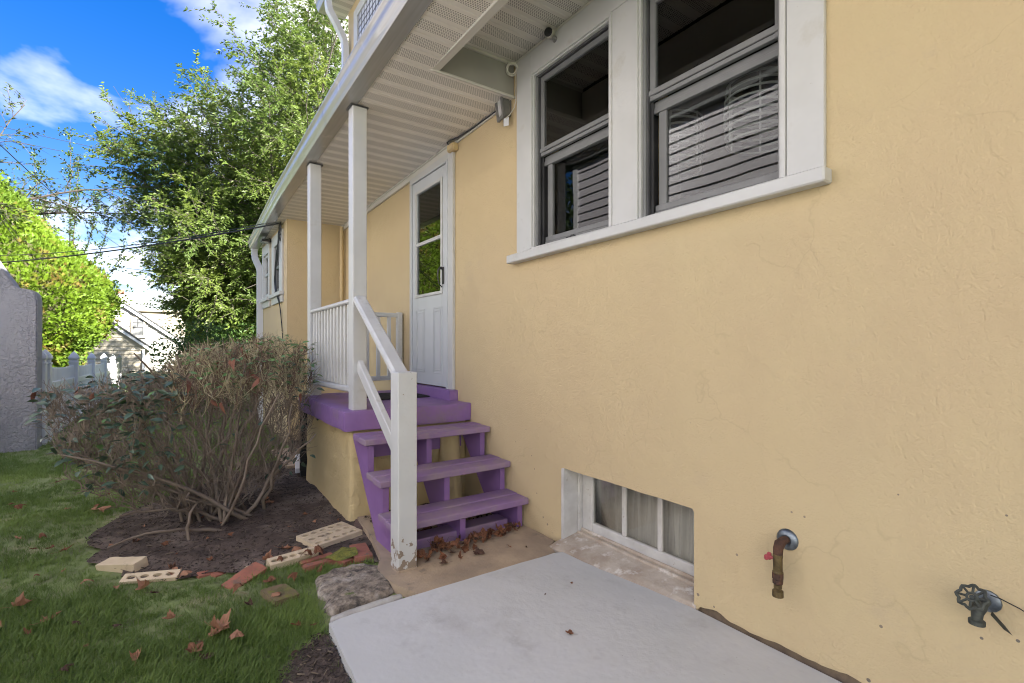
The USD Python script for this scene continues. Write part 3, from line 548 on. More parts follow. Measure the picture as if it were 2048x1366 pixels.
# ---- storm door
door = house.node("storm_door")
casd = MB().box(-0.030, 0.0, 3.85, 3.935, 0.86, 2.975, 0.003).box(-0.030, 0.0, 4.735, 4.785, 0.86, 2.975, 0.003).box(-0.0305, 0.0, 3.9365, 4.7335, 2.895, 2.975, 0.003)
house.part("door_casing", casd, M["white"], door)
house.part("door_track", MB().box(-0.036, 0.02, 3.937, 3.966, 0.86, 2.893, 0.003).box(-0.036, 0.02, 4.722, 4.733, 0.86, 2.893, 0.002).box(-0.0365, 0.02, 3.967, 4.721, 2.876, 2.893, 0.002), M["door_white"], door)
leafd = MB()
P0, P1, Z0, Z1 = 3.97, 4.718, 0.872, 2.872
g0, g1, gz0, gz1 = 4.075, 4.615, 1.745, 2.745
leafd.box(-0.022, 0.012, P0, g0 - 0.0, Z0, Z1, 0.003).box(-0.022, 0.012, g1, P1, Z0, Z1, 0.003).box(-0.0215, 0.012, g0 + 0.0005, g1 - 0.0005, gz1, Z1, 0.002).box(-0.0215, 0.012, g0 + 0.0005, g1 - 0.0005, Z0, gz0, 0.002)
house.part("door_leaf", leafd, M["door_white"], door)
fr = MB().box(-0.034, -0.0222, g0 - 0.03, g0 + 0.004, gz0 - 0.03, gz1 + 0.03, 0.004).box(-0.034, -0.0222, g1 - 0.004, g1 + 0.03, gz0 - 0.03, gz1 + 0.03, 0.004).box(-0.0335, -0.0222, g0 + 0.0045, g1 - 0.0045, gz1, gz1 + 0.029, 0.004).box(-0.0335, -0.0222, g0 + 0.0045, g1 - 0.0045, gz0 - 0.029, gz0, 0.004)
fr.box(-0.028, -0.004, g0 + 0.004, g1 - 0.004, 2.225, 2.258, 0.003)
house.part("glass_frame", fr, M["white"], door)
house.part("door_pane", MB().box(-0.012, -0.009, g0 - 0.001, g1 + 0.001, 2.257, gz1), M["glass"], door)
house.part("door_pane", MB().box(-0.016, -0.013, g0 - 0.001, g1 + 0.001, gz0, 2.226), M["glass"], door)
for (a, b) in ((4.055, 4.245), (4.44, 4.63)):
    pn = MB()
    for (q, w) in ((0.0, 0.012), (0.028, 0.010)):
        y0, y1, z0, z1 = a + q, b - q, 0.985 + q, 1.60 - q
        pn.box(-0.0275, -0.0221, y0, y0 + w, z0, z1, 0.002).box(-0.0275, -0.0221, y1 - w, y1, z0, z1, 0.002).box(-0.027, -0.0221, y0 + w + .0005, y1 - w - .0005, z0, z0 + w, 0.002).box(-0.027, -0.0221, y0 + w + .0005, y1 - w - .0005, z1 - w, z1, 0.002)
    house.part("raised_panel", pn, M["door_white"], door)
hd = MB().box(-0.032, -0.0225, 4.018, 4.048, 1.80, 1.955, 0.004)
hd.tube([(-0.032, 4.033, 1.935), (-0.06, 4.034, 1.945), (-0.075, 4.036, 1.92), (-0.078, 4.038, 1.87), (-0.066, 4.038, 1.80), (-0.036, 4.036, 1.772)], [0.009, 0.010, 0.009, 0.006, 0.005, 0.005], 8).box(-0.055, -0.034, 4.024, 4.046, 1.93, 1.955, 0.006)
house.part("door_handle", hd, M["black"], door)
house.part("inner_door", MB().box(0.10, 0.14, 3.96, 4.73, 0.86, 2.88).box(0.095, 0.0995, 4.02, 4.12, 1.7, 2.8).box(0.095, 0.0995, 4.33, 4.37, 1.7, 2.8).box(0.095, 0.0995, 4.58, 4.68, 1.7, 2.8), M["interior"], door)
house.part("threshold", rough_box((-0.085, 3.80, 0.765), (0.02, 4.86, 0.862), 0.05, 0.004, 12, 0.01), M["purple_slab"], door, smooth=50, label="purple painted threshold below the door")

# ---- basement window
bw = house.node("basement_window")
wj = MB().box(0.0015, 0.15, 2.405, 2.4285, 0.0, 0.47)                       # white jamb lining
wj.box(0.118, 0.149, 2.388, 2.4045, 0.03, 0.466, 0.003)
house.part("jamb", wj, M["white_old"], bw)
fb = MB().box(0.15, 0.185, 2.302, 2.404, 0.02, 0.49, 0.004).box(0.15, 0.185, 1.40, 1.545, 0.02, 0.49, 0.004).box(0.1505, 0.185, 1.546, 2.3015, 0.03, 0.118, 0.004).box(0.1505, 0.185, 1.546, 2.3015, 0.412, 0.49, 0.004)
for a in (2.040, 1.778): fb.box(0.152, 0.180, a - 0.015, a + 0.015, 0.1185, 0.4115, 0.004)
house.part("sash_frame", fb, M["white_old"], bw)
for a, b in ((2.054, 2.303), (1.792, 2.026), (1.544, 1.764)): house.part("pane", MB().box(0.166, 0.169, a, b, 0.117, 0.413), M["glass_dirty"], bw)
yy = np.linspace(1.50, 2.36, 260); zz = np.linspace(0.06, 0.45, 14)
Yc, Zc = np.meshgrid(yy, zz, indexing="ij")
fold = 0.016 * np.sin(Yc * 58 + 2.2 * np.sin(Yc * 9) + 0.5 * np.sin(Zc * 9)) + 0.007 * np.sin(Yc * 131 + Zc * 3) + 0.01 * (0.45 - Zc) * np.sin(Yc * 23)
i, j = np.meshgrid(np.arange(259), np.arange(13), indexing="ij")
house.part("curtain", (np.stack([0.200 + fold, Yc, Zc], -1).reshape(-1, 3), np.stack([i * 14 + j, (i + 1) * 14 + j, (i + 1) * 14 + j + 1, i * 14 + j + 1], -1).reshape(-1, 4)), M["curtain"], bw, smooth=True, label="grey eyelet lace curtain behind the panes")
def sill_taper(v):
    v = v.copy(); t = np.clip((v[:, 0] + 0.10) / 0.25, 0, 1); top = v[:, 2] > 0.0
    v[:, 2] = np.where(top, -0.004 + t * 0.05 + (v[:, 2] - 0.03) * 0.6, v[:, 2]); k = np.clip((v[:, 1] - 1.45) / 0.95, 0, 1)
    v[:, 0] = np.where(v[:, 0] < 0, v[:, 0] * (0.12 + 0.88 * k), v[:, 0]); return v
house.part("sill_ledge", rough_box((-0.105, 1.44, -0.08), (0.152, 2.425, 0.03), 0.022, 0.006, 21, 0.012, 14, sill_taper), M["sill_conc"], bw, smooth=50, label="rough concrete ledge below the basement window")
house.part("sill_moulding", MB().bar((0.128, 2.40, 0.040), (0.128, 1.46, 0.040), 0.04, 0.022, 0.005).bar((0.142, 2.40, 0.058), (0.142, 1.46, 0.058), 0.016, 0.02, 0.005), M["sill_conc"], bw)

# ---- single storey wing
wpoly = Polygon([(7.2, -0.3), (9.24, -0.3), (9.24, 2.99), (7.2, 2.99)])
W1, W2 = (7.66, 8.07), (8.60, 9.06)
for a, b in (W1, W2): wpoly = wpoly.difference(sbox(a, 2.03, b, 2.70))
wing = ext_x(wpoly, -0.756, -0.60)
wing.box(-0.60, 0.0, 7.2, 7.36, -0.3, 2.99).box(-0.60, 5.0, 9.08, 9.24, -0.3, 2.99)
house.part("wing_wall", wing, M["stucco"])
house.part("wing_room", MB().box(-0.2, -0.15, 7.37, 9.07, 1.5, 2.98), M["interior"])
for (a, b), (ca, cb) in ((W1, (7.43, 8.27)), (W2, (8.50, 9.20))):
    wn = house.node("wing_window")
    c = MB().box(-0.782, -0.757, ca, a - 0.01, 2.0, 2.86, 0.003).box(-0.782, -0.757, b + 0.01, cb, 2.0, 2.86, 0.003).box(-0.7825, -0.757, a - 0.009, b + 0.009, 2.70, 2.86, 0.003)
    house.part("casing", c, M["white"], wn)
    house.part("sill", MB().box(-0.82, -0.757, ca - 0.03, cb + 0.03, 1.945, 1.998, 0.004).box(-0.785, -0.757, ca, cb, 1.85, 1.944, 0.003), M["white"], wn)
    s_ = MB().box(-0.76, -0.72, a - 0.009, a + 0.04, 2.03, 2.70, 0.002).box(-0.76, -0.72, b - 0.04, b + 0.009, 2.03, 2.70, 0.002).box(-0.758, -0.72, a + 0.0405, b - 0.0405, 2.66, 2.70).box(-0.758, -0.72, a + 0.0405, b - 0.0405, 2.03, 2.07).box(-0.765, -0.72, a + 0.0405, b - 0.0405, 2.36, 2.395)
    house.part("sash", s_, M["white"] if a > 8.3 else M["alum"], wn)
    house.part("pane", MB().box(-0.74, -0.737, a + 0.039, b - 0.039, 2.069, 2.66), M["glass"], wn)
# downspouts
def rect_pipe(pts, w, h, c=0.004):
    """Square downspout with small flutes: a four-sided tube turned so that its faces look outwards."""
    p = np.asarray(pts, float); V = []; n = len(p); sec = [(-w, -h), (-w * .33, -h * .93), (w * .33, -h), (w, -h), (w, h), (w * .33, h * .93), (-w * .33, h), (-w, h)]
    t = np.gradient(p, axis=0); t /= np.linalg.norm(t, axis=1, keepdims=True)
    for k in range(n):
        x = np.array([0, 1.0, 0]) - t[k] * t[k][1]; x /= np.linalg.norm(x); y = np.cross(t[k], x)
        V += [p[k] + x * a / 2 + y * b / 2 for a, b in sec]
    m = len(sec); F = [[i * m + k, (i + 1) * m + k, (i + 1) * m + (k + 1) % m, i * m + (k + 1) % m] for i in range(n - 1) for k in range(m)]
    return np.array(V), np.array(F)
zq = float(zs(9.45))
ds = house.part("downspout", rect_pipe([(-0.86, 9.47, zq), (-0.86, 9.47, zq - 0.10), (-0.855, 9.455, zq - 0.16), (-0.83, 9.40, zq - 0.25), (-0.81, 9.345, zq - 0.32), (-0.80, 9.31, zq - 0.40), (-0.80, 9.305, zq - 0.5), (-0.80, 9.305, 1.6), (-0.80, 9.305, -0.2)], 0.075, 0.09), M["vinyl"], smooth=40)
house.part("strap", MB().box(-0.85, -0.757, 9.26, 9.35, 1.98, 2.0), M["vinyl"], ds)
# ---- upper storey: eave, gutter, downspout, leaded window
ue = MB().box(-0.30, 0.0, 5.2, 7.16, 5.875, 5.895)
house.part("upper_soffit", ue, M["soffit"])
house.part("upper_gutter", sweep_gutter(WY0, 7.2, lambda y: -0.27, lambda y: 5.875, 3, 0.85), M["gutter"], smooth=35)
ud = house.part("upper_downspout", rect_pipe([(-0.325, 6.78, 5.872), (-0.325, 6.79, 5.77), (-0.31, 6.80, 5.70), (-0.20, 6.85, 5.58), (-0.09, 6.90, 5.44), (-0.07, 6.91, 5.34), (-0.07, 6.91, 5.0), (-0.07, 6.91, 3.7)], 0.085, 0.075), M["vinyl"], smooth=40)
house.part("strap", MB().box(-0.115, 0.0, 6.86, 6.96, 5.02, 5.05).box(-0.115, 0.0, 6.86, 6.96, 4.72, 4.745), M["vinyl"], ud)
uw = house.node("upper_window")
house.part("casing", MB().box(-0.03, -0.001, 6.52, 6.66, 4.1, 5.70, 0.004).box(-0.03, -0.001, 5.35, 5.49, 4.1, 5.70, 0.004).box(-0.031, -0.001, 5.49, 6.52, 5.58, 5.70, 0.004).box(-0.05, -0.001, 5.32, 6.69, 4.04, 4.1, 0.004), M["white"], uw)
lead = MB()
for y in np.arange(5.55, 6.52, 0.105): lead.box(-0.012, -0.006, y - 0.006, y + 0.006, 4.1, 5.58)
for z in np.arange(4.18, 5.58, 0.088): lead.box(-0.0125, -0.0055, 5.49, 6.52, z - 0.006, z + 0.006)
house.part("lead_bars", lead, M["alum_dark"], uw)
house.part("pane", MB().box(-0.009, -0.003, 5.49, 6.52, 4.1, 5.58), mat("pale_leaded_panes", (0.55, 0.57, 0.62), (0.42, 0.44, 0.5), scale=3.0, rough=0.12), uw)
# yellow conduit in the inner corner
house.part("corner_conduit", MB().tube([(-0.055, 7.13, 0.75), (-0.055, 7.13, 2.0), (-0.055, 7.13, float(zs(7.1)) - 0.03)], 0.026, 10), M["tan_box"], smooth=40)

# ------------------------------------------------------------------ porch
porch = Thing("porch", "small porch with purple slab, white posts and railings before the door", "porch", (-0.5, 4.3, 0))
def slab_taper(v): return v
sl = porch.part("slab", rough_box((-1.035, 3.57, 0.628), (-0.003, 5.11, 0.772), 0.022, 0.008, 31, 0.009, 8), M["purple_slab"], smooth=50)
porch.part("base_wall", rough_box((-0.972, 3.64, -0.15), (-0.004, 5.06, 0.632), 0.035, 0.012, 33, 0.03, 5, lambda v: np.column_stack([v[:, 0] - 0.02 * np.clip(0.3 - v[:, 2], 0, 1) * (v[:, 0] < -0.5), v[:, 1], v[:, 2]])), M["stucco_base"], smooth=50)
porch.part("stub_pier", MB().tube([(-0.215, 3.50, -0.05), (-0.20, 3.56, 0.30), (-0.19, 3.60, 0.52)], [0.095, 0.088, 0.08], 16), M["stucco_base"], smooth=40, label="rounded stucco stub below the steps")
PX = -0.902
p1 = porch.part("post", MB().box(PX - 0.053, PX + 0.053, 3.645, 3.751, 0.766, float(zs(3.7)) - 0.006, 0.005), M["white"])
p2 = porch.part("post", MB().box(PX - 0.058, PX + 0.048, 4.965, 5.071, 0.766, float(zs(5.0)) - 0.006, 0.005), M["white"])
for y in (3.698, 5.018): porch.part("post_cap_gap", MB().box(PX - 0.066, PX + 0.062, y - 0.060, y + 0.060, float(zs(y)) - 0.0165, float(zs(y)) - 0.0065), M["alum_dark"])
fr_ = porch.node("front_railing")
RX = -0.925
def top_rail(a, b): return MB().bar(a, b, 0.062, 0.034, 0.010)
porch.part("top_rail", top_rail((RX, 3.752, 1.580), (RX, 4.964, 1.566)), M["white_worn"], fr_)
porch.part("bottom_rail", MB().bar((RX, 3.752, 0.918), (RX, 4.964, 0.900), 0.062, 0.046, 0.010), M["white_worn"], fr_)
for y in np.linspace(3.82, 4.90, 12): porch.part("baluster", MB().box(RX - 0.016, RX + 0.016, y - 0.017, y + 0.017, 0.938, 1.560, 0.003), M["white_worn"], fr_)
br = porch.node("back_railing")
porch.part("top_rail", MB().bar((PX + 0.05, 5.02, 1.565), (-0.075, 5.02, 1.565), 0.05, 0.045, 0.006), M["white_worn"], br)
porch.part("bottom_rail", MB().bar((PX + 0.05, 5.02, 0.905), (-0.075, 5.02, 0.905), 0.05, 0.045, 0.006), M["white_worn"], br)
porch.part("end_post", MB().box(-0.075, -0.02, 4.99, 5.05, 0.87, 1.595, 0.006), M["white_worn"], br)
for x in np.linspace(-0.74, -0.16, 6): porch.part("baluster", MB().box(x - 0.018, x + 0.018, 5.003, 5.037, 0.926, 1.543, 0.003), M["white_worn"], br)
sr = porch.node("stair_railing")
newel = MB().box(-1.018, -0.903, 2.615, 2.730, -0.03, 1.098, 0.006)
porch.part("newel_post", newel, M["newel"], sr)
porch.part("handrail", MB().bar((-0.905, 3.650, 1.592), (-0.952, 2.728, 1.068), 0.095, 0.050, 0.014), M["white_worn"], sr)
porch.part("lower_rail", MB().bar((-0.902, 3.648, 1.100), (-0.957, 2.728, 0.598), 0.040, 0.090, 0.005), M["white_worn"], sr)
porch.part("post_collar", rough_box((-1.026, 2.607, -0.05), (-0.896, 2.738, -0.002), 0.015, 0.006, 9, 0.01, 30), M["concrete_old"], sr, label="crumbled mortar round the foot of the newel post")
mat_ = MB().box(-0.60, -0.10, 4.15, 4.62, 0.7755, 0.788, 0.003)
for k in range(9): mat_.box(-0.58, -0.12, 4.18 + k * 0.05, 4.20 + k * 0.05, 0.7885, 0.792)
solo("door_mat", mat_, M["black_rubber"], "black ribbed rubber door mat on the purple porch slab", "door mat")

# ------------------------------------------------------------------ wooden steps
steps = Thing("wooden_steps", "purple painted wooden steps with three open treads beside the porch", "steps", (-0.5, 3.0, 0))
sp_ = Polygon([(3.635, 0.577), (3.30, 0.577), (3.30, 0.362), (3.02, 0.362), (3.02, 0.152), (2.80, 0.152), (2.80, -0.03), (3.12, -0.03)])
for x0, x1 in ((-0.957, -0.917), (-0.528, -0.488), (-0.078, -0.038)): steps.part("stringer", ext_x(sp_, x0, x1), M["purple"])
for k, (z, yf) in enumerate(((0.620, 3.262), (0.405, 2.978), (0.195, 2.752))):
    t = steps.node("tread")
    for q in range(2):
        y0 = yf + q * 0.139
        dz = (-0.002, 0.0015)[q]
        steps.part("plank", MB().box(-0.990 + 0.004 * q, -0.008 - 0.003 * k, y0, y0 + 0.135, z - 0.042 + dz, z + dz, 0.005), M["purple_worn"], t)
for x0, x1 in ((-0.915, -0.530), (-0.486, -0.135)): steps.part("kick_board", MB().box(x0, x1, 2.835, 2.965, -0.012, 0.052, 0.004), M["purple_worn"])
steps.part("back_board", MB().box(-0.915, -0.08, 3.596, 3.628, 0.42, 0.574, 0.003), M["purple"])

# ------------------------------------------------------------------ paving
def flat(name, poly, z, amp, step, m, label, seed, drop=0.12, kind="structure"):
    """Slab with a gently uneven top and vertical sides."""
    v, f = heightfield(poly, step, lambda x, y: z + amp * (meshkit.fbm(np.stack([x * 5, y * 5, 0 * x], -1), 3, seed) - 0.5) * 2)
    mb = MB().add((v, f)); r = np.array(poly.exterior.coords)[:-1]
    rr = np.array([poly.exterior.interpolate(t).coords[0] for t in np.arange(0, poly.exterior.length, step)]); n = len(rr)
    zt = z + amp * (meshkit.fbm(np.stack([rr[:, 0] * 5, rr[:, 1] * 5, 0 * rr[:, 0]], -1), 3, seed) - 0.5) * 2
    V = np.vstack([np.column_stack([rr, zt]), np.column_stack([rr, np.full(n, z - drop)])]); k = np.arange(n); k2 = (k + 1) % n
    F = np.stack([k, n + k, n + k2, k2], 1); ccw = poly.exterior.is_ccw
    mb.add((V, F if ccw else F[:, ::-1]))
    return solo(name, mb, m, label, None, None, kind, smooth=40)
pave0 = Polygon([(-1.470, 2.300), (-1.452, 2.318), (-0.9, 2.318), (-0.13, 2.313), (-0.11, 2.30), (-0.085, 2.0), (-0.04, 1.7), (-0.012, 1.45), (-0.004, -3.0), (-1.60, -3.0), (-1.53, 0.9), (-1.49, 1.9)])
_p = np.array([pave0.exterior.interpolate(t).coords[0] for t in np.arange(0, pave0.exterior.length, 0.03)]); _q = meshkit.fbm(np.column_stack([_p * 18, 0 * _p[:, 0]]), 3, 7) - 0.5; _s = meshkit.fbm(np.column_stack([_p * 18, 0 * _p[:, 0] + 5]), 3, 8) - 0.5
pave = Polygon(_p + np.abs(np.column_stack([_q, _s])) * 0.022 * [1, -1] * (_p[:, :1] < -0.03)).buffer(0)
flat("concrete_slab", pave, 0.0, 0.0012, 0.06, M["concrete"], "pale grey painted concrete slab along the yellow wall", 41)
oldp = Polygon([(-1.02, 2.324), (-0.13, 2.322), (-0.10, 2.43), (-0.02, 2.46), (-0.006, 3.60), (-0.93, 3.62), (-0.97, 3.2), (-1.03, 2.86), (-1.10, 2.72), (-1.09, 2.50)])
flat("old_concrete_pad", oldp, -0.008, 0.006, 0.05, M["concrete_old"], "worn brown concrete pad below the purple steps", 43, 0.1)
solo("slab_lip", rough_box((-1.455, 2.322, -0.07), (-1.10, 2.362, 0.009), 0.012, 0.008, 45, 0.014, 20, lambda v: np.column_stack([v[:, 0], v[:, 1] + 0.05 * (v[:, 0] + 1.25) , v[:, 2]])), M["mortar"], "pale broken mortar lip at the far left corner of the slab", "mortar", smooth=50)
# ------------------------------------------------------------------ neighbouring buildings
nb = Thing("neighbor_house", "tall house with pale lilac clapboard siding across the narrow side yard", "house", (-4.5, 0, 0))
lap = MB(); LP = 0.165
for k in range(30):
    z = -0.1 + k * LP
    lap.add((np.array([(-4.50, -9, z), (-4.50, 7.4, z), (-4.525, 7.4, z + LP), (-4.525, -9, z + LP), (-4.525, -9, z), (-4.525, 7.4, z)]), np.array([[0, 1, 2], [0, 2, 3], [4, 5, 1], [4, 1, 0]])))
lap.box(-4.53, -4.526, -9, 7.4, -0.1, 4.84)
nb.part("clapboard_wall", lap, M["siding_lilac"])
nb.part("corner_board", MB().box(-4.54, -4.485, 7.401, 7.52, -0.1, 4.85), M["vinyl"])
nb.part("side_wall", MB().box(-11, -4.54, 7.3, 7.52, -0.1, 4.51).box(-11, -10.8, -9, 7.29, -0.1, 4.51), M["siding_lilac"])
nb.part("eave", MB().box(-11.3, -4.40, -9.3, 7.8, 4.86, 4.98), M["alum"])
nb.part("roof", ext_y(Polygon([(4.99, -11.3), (8.2, -7.75), (4.99, -4.36)]), -9.3, 7.8), M["asphalt_shingle"])
for y, z in ((5.3, 2.1), (1.4, 2.1), (-2.4, 2.1), ):
    w = nb.node("window")
    nb.part("frame", MB().box(-4.50, -4.47, y - 0.5, y - 0.4, z, z + 1.3).box(-4.50, -4.47, y + 0.4, y + 0.5, z, z + 1.3).box(-4.50, -4.469, y - 0.4, y + 0.4, z + 1.2, z + 1.3).box(-4.50, -4.46, y - 0.4, y + 0.4, z - 0.05, z + 0.05), M["vinyl"], w)
    nb.part("pane", MB().box(-4.50, -4.49, y - 0.4, y + 0.4, z + 0.05, z + 1.2), M["alum_dark"], w)

gw = Polygon([(-0.3, -3.395), (1.80, -3.39), (1.875, -3.40), (1.915, -3.425), (1.93, -3.47), (1.94, -3.56), (1.965, -3.595), (2.02, -3.62), (2.10, -3.665), (2.20, -3.725), (2.40, -3.83), (2.7, -3.96), (2.95, -4.15), (3.0, -4.6), (-0.3, -4.6)])
g1 = ext_y(gw, 8.33, 8.62); g1.add(ext_y(gw.buffer(-0.012), 8.315, 8.3301))
solo("grey_stucco_wall", g1, M["stucco_grey"], "rough grey stucco garden wall with a stepped curved top at the left edge", "wall", smooth=25)

# ---- white vinyl fence along the far side of the lawn
fence = Thing("white_fence", "white vinyl picket fence with pointed post caps beyond the bush", "fence", (-3.42, 12, 0))
FXX = -3.42
def tipz(y): return 1.20 - 0.022 * (y - 8.8)
posts = [8.68, 9.0, 11.42, 13.84, 16.26, 18.68, 21.1]
capprof = [(0.0, 0.0), (0.088, 0.0), (0.088, 0.02), (0.070, 0.024), (0.070, 0.055), (0.084, 0.064), (0.092, 0.080), (0.086, 0.105), (0.066, 0.135), (0.040, 0.165), (0.016, 0.188), (0.0, 0.20)]
for y in posts:
    t = tipz(y); p = fence.part("post", MB().box(FXX - 0.06, FXX + 0.06, y - 0.06, y + 0.06, -0.5, t - 0.20, 0.004), M["vinyl"])
    fence.part("post_cap", lathe([(r * 1.08, h) for r, h in capprof], 4, rotz(45, (FXX, y, t - 0.20))), M["vinyl"], p, smooth=25)
for a, b in zip(posts[1:-1], posts[2:]):
    t0, t1 = tipz(a) - 0.20, tipz(b) - 0.20
    for dz, h in ((-0.30, 0.09), (-0.98, 0.09)): fence.part("rail", MB().bar((FXX, a + 0.06, t0 + dz), (FXX, b - 0.06, t1 + dz), 0.05, h, 0.004), M["vinyl"])
    n = 22
    for k in range(n):
        s_ = (k + 0.5) / n; y = a + 0.07 + (b - a - 0.14) * s_; top = t0 + (t1 - t0) * s_ - 0.035 - 0.03 * math.sin(math.pi * s_)
        fence.part("picket", MB().box(FXX - 0.012, FXX + 0.012, y - 0.026, y + 0.026, top - 1.1, top, 0.008), M["vinyl"])

# ---- beige house far behind
bh = Thing("beige_house", "beige sided house with grey gabled roofs far beyond the fence", "house", (-4, 38, -1))
def lapwall(x0, x1, y, zfun, z0, z1, pitch, mtl, name, parent=None):
    """Clapboards facing -y, each a part; zfun(z) gives the right end."""
    node = bh.node(name); z = z0
    while z < z1 - 0.02:
        a, b = zfun(z); a2, b2 = zfun(min(z + pitch, z1)); zt = min(z + pitch, z1)
        if b - a > 0.05:
            V = np.array([(a, y - 0.05, z), (b, y - 0.05, z), (b2, y, zt), (a2, y, zt), (a, y, z), (b, y, z)]); bh.part("board", (V, np.array([[0, 1, 2], [0, 2, 3], [4, 5, 1], [4, 1, 0]])), mtl, node)
        z += pitch
gable = lambda z: (-7.7, np.interp(z, [1.05, 3.55], [-1.12, -4.3])) if z > 1.05 else (-7.7, -1.25)
lapwall(-7.7, -1.2, 37.3, gable, -1.2, 3.5, 0.36, M["siding_white"], "gable_wall")
lapwall(-8.5, -1.2, 38.6, lambda z: (-8.5, -1.2), 0.0, 3.35, 0.22, M["siding_beige"], "rear_wall")
bh.part("body", MB().box(-8.5, -1.2, 38.62, 46, -1.2, 3.35).box(-8.6, -1.05, 38.4, 46.2, 3.352, 3.47), M["siding_beige"])
bh.part("rake_board", MB().bar((-1.0, 37.15, 1.05), (-4.36, 37.15, 3.69), 0.10, 0.17), M["vinyl"])
bh.part("gable_roof", MB().bar((-0.95, 37.75, 1.17), (-4.33, 37.75, 3.83), 1.4, 0.06).bar((-7.7, 37.75, 1.17), (-4.37, 37.75, 3.79), 1.4, 0.06), M["asphalt_shingle"])
wf = bh.node("window")
bh.part("frame", MB().box(-3.94, -3.84, 37.2, 37.27, 1.72, 2.93).box(-3.34, -3.24, 37.2, 37.27, 1.72, 2.93).box(-3.84, -3.34, 37.2, 37.27, 2.83, 2.93).box(-3.98, -3.20, 37.17, 37.27, 1.68, 1.80), M["siding_beige"], wf)
bh.part("pane", MB().box(-3.84, -3.34, 37.24, 37.26, 1.80, 2.83), M["alum"], wf)
bh.part("glazing_bar", MB().box(-3.84, -3.34, 37.21, 37.239, 2.28, 2.34).box(-3.61, -3.57, 37.215, 37.239, 2.34, 2.83).box(-3.84, -3.34, 37.215, 37.239, 2.58, 2.61), M["alum_dark"], wf)
bh.part("chimney", MB().box(-4.85, -3.98, 39.4, 40.2, 3.35, 4.45), M["siding_white"])
bh.part("chimney_pot", MB().box(-4.7, -4.4, 39.6, 39.9, 4.45, 4.72), M["brick_red"])
ggab = lambda z: (-9.0, np.interp(z, [1.15, 3.6], [-3.3, -6.3])) if z > 1.15 else (-9.0, -3.32)
lapwall(-9, -3.3, 35.6, ggab, -1.2, 3.4, 0.24, M["siding_beige"], "front_wing_wall")
bh.part("front_wing_rake", MB().bar((-2.95, 35.45, 0.98), (-6.3, 35.45, 3.72), 0.10, 0.14), M["vinyl"])
bh.part("front_wing_roof", MB().bar((-2.88, 36.4, 1.05), (-6.3, 36.4, 3.85), 2.0, 0.09).bar((-9.5, 36.4, 1.2), (-6.3, 36.4, 3.85), 2.0, 0.09), M["asphalt_shingle"])
bh.part("front_wing_side", MB().box(-3.36, -3.33, 35.62, 37.2, -1.2, 1.2), M["siding_beige"])
bh.part("drainpipe", MB().box(-3.32, -3.2, 35.45, 35.55, -1.2, 1.0), M["vinyl"])

# ------------------------------------------------------------------ trees
class Plant:
    """Collects polylines (branches) and leaf cards."""
    def __init__(s, seed): s.r = np.random.default_rng(seed); s.br = {}; s.lp = []; s.ld = []; s.ln = []; s.ls = []
    def line(s, P, R): s.br.setdefault(len(P), []).append((np.asarray(P), np.asarray(R)))
    def wood(s, sides=4):
        mb = MB()
        for n, L in s.br.items(): mb.add(many_tubes(np.array([a for a, _ in L]), np.array([b for _, b in L]), sides))
        return mb
    def leaves(s, wid=0.42, fold=0.15):
        p, d, n, L = np.vstack(s.lp), np.vstack(s.ld), np.vstack(s.ln), np.concatenate(s.ls)
        d = d / np.linalg.norm(d, axis=1, keepdims=True); w = np.cross(d, n); w /= np.linalg.norm(w, axis=1, keepdims=True) + 1e-9; n = np.cross(w, d)
        L = L[:, None]; mid = p + d * L * 0.45
        v = np.stack([p, mid + w * L * wid / 2 + n * L * fold, p + d * L, mid - w * L * wid / 2 + n * L * fold], 1).reshape(-1, 3)
        k = np.arange(len(p))[:, None] * 4
        return v, np.vstack([k + [0, 1, 2], k + [0, 2, 3]])
def unit(v): v = np.asarray(v, float); return v / (np.linalg.norm(v) + 1e-12)
def grow_path(r, p, d, L, n, droop, wob, bend=None):
    P = [np.array(p, float)]; d = unit(d)
    for _ in range(n - 1):
        d = unit(d + r.normal(0, wob, 3) + np.array([0, 0, -droop]) + (bend if bend is not None else 0)); P.append(P[-1] + d * L / (n - 1))
    return np.array(P)
def perp(r, d):
    a = r.normal(0, 1, 3); a -= d * (a @ d); return unit(a)

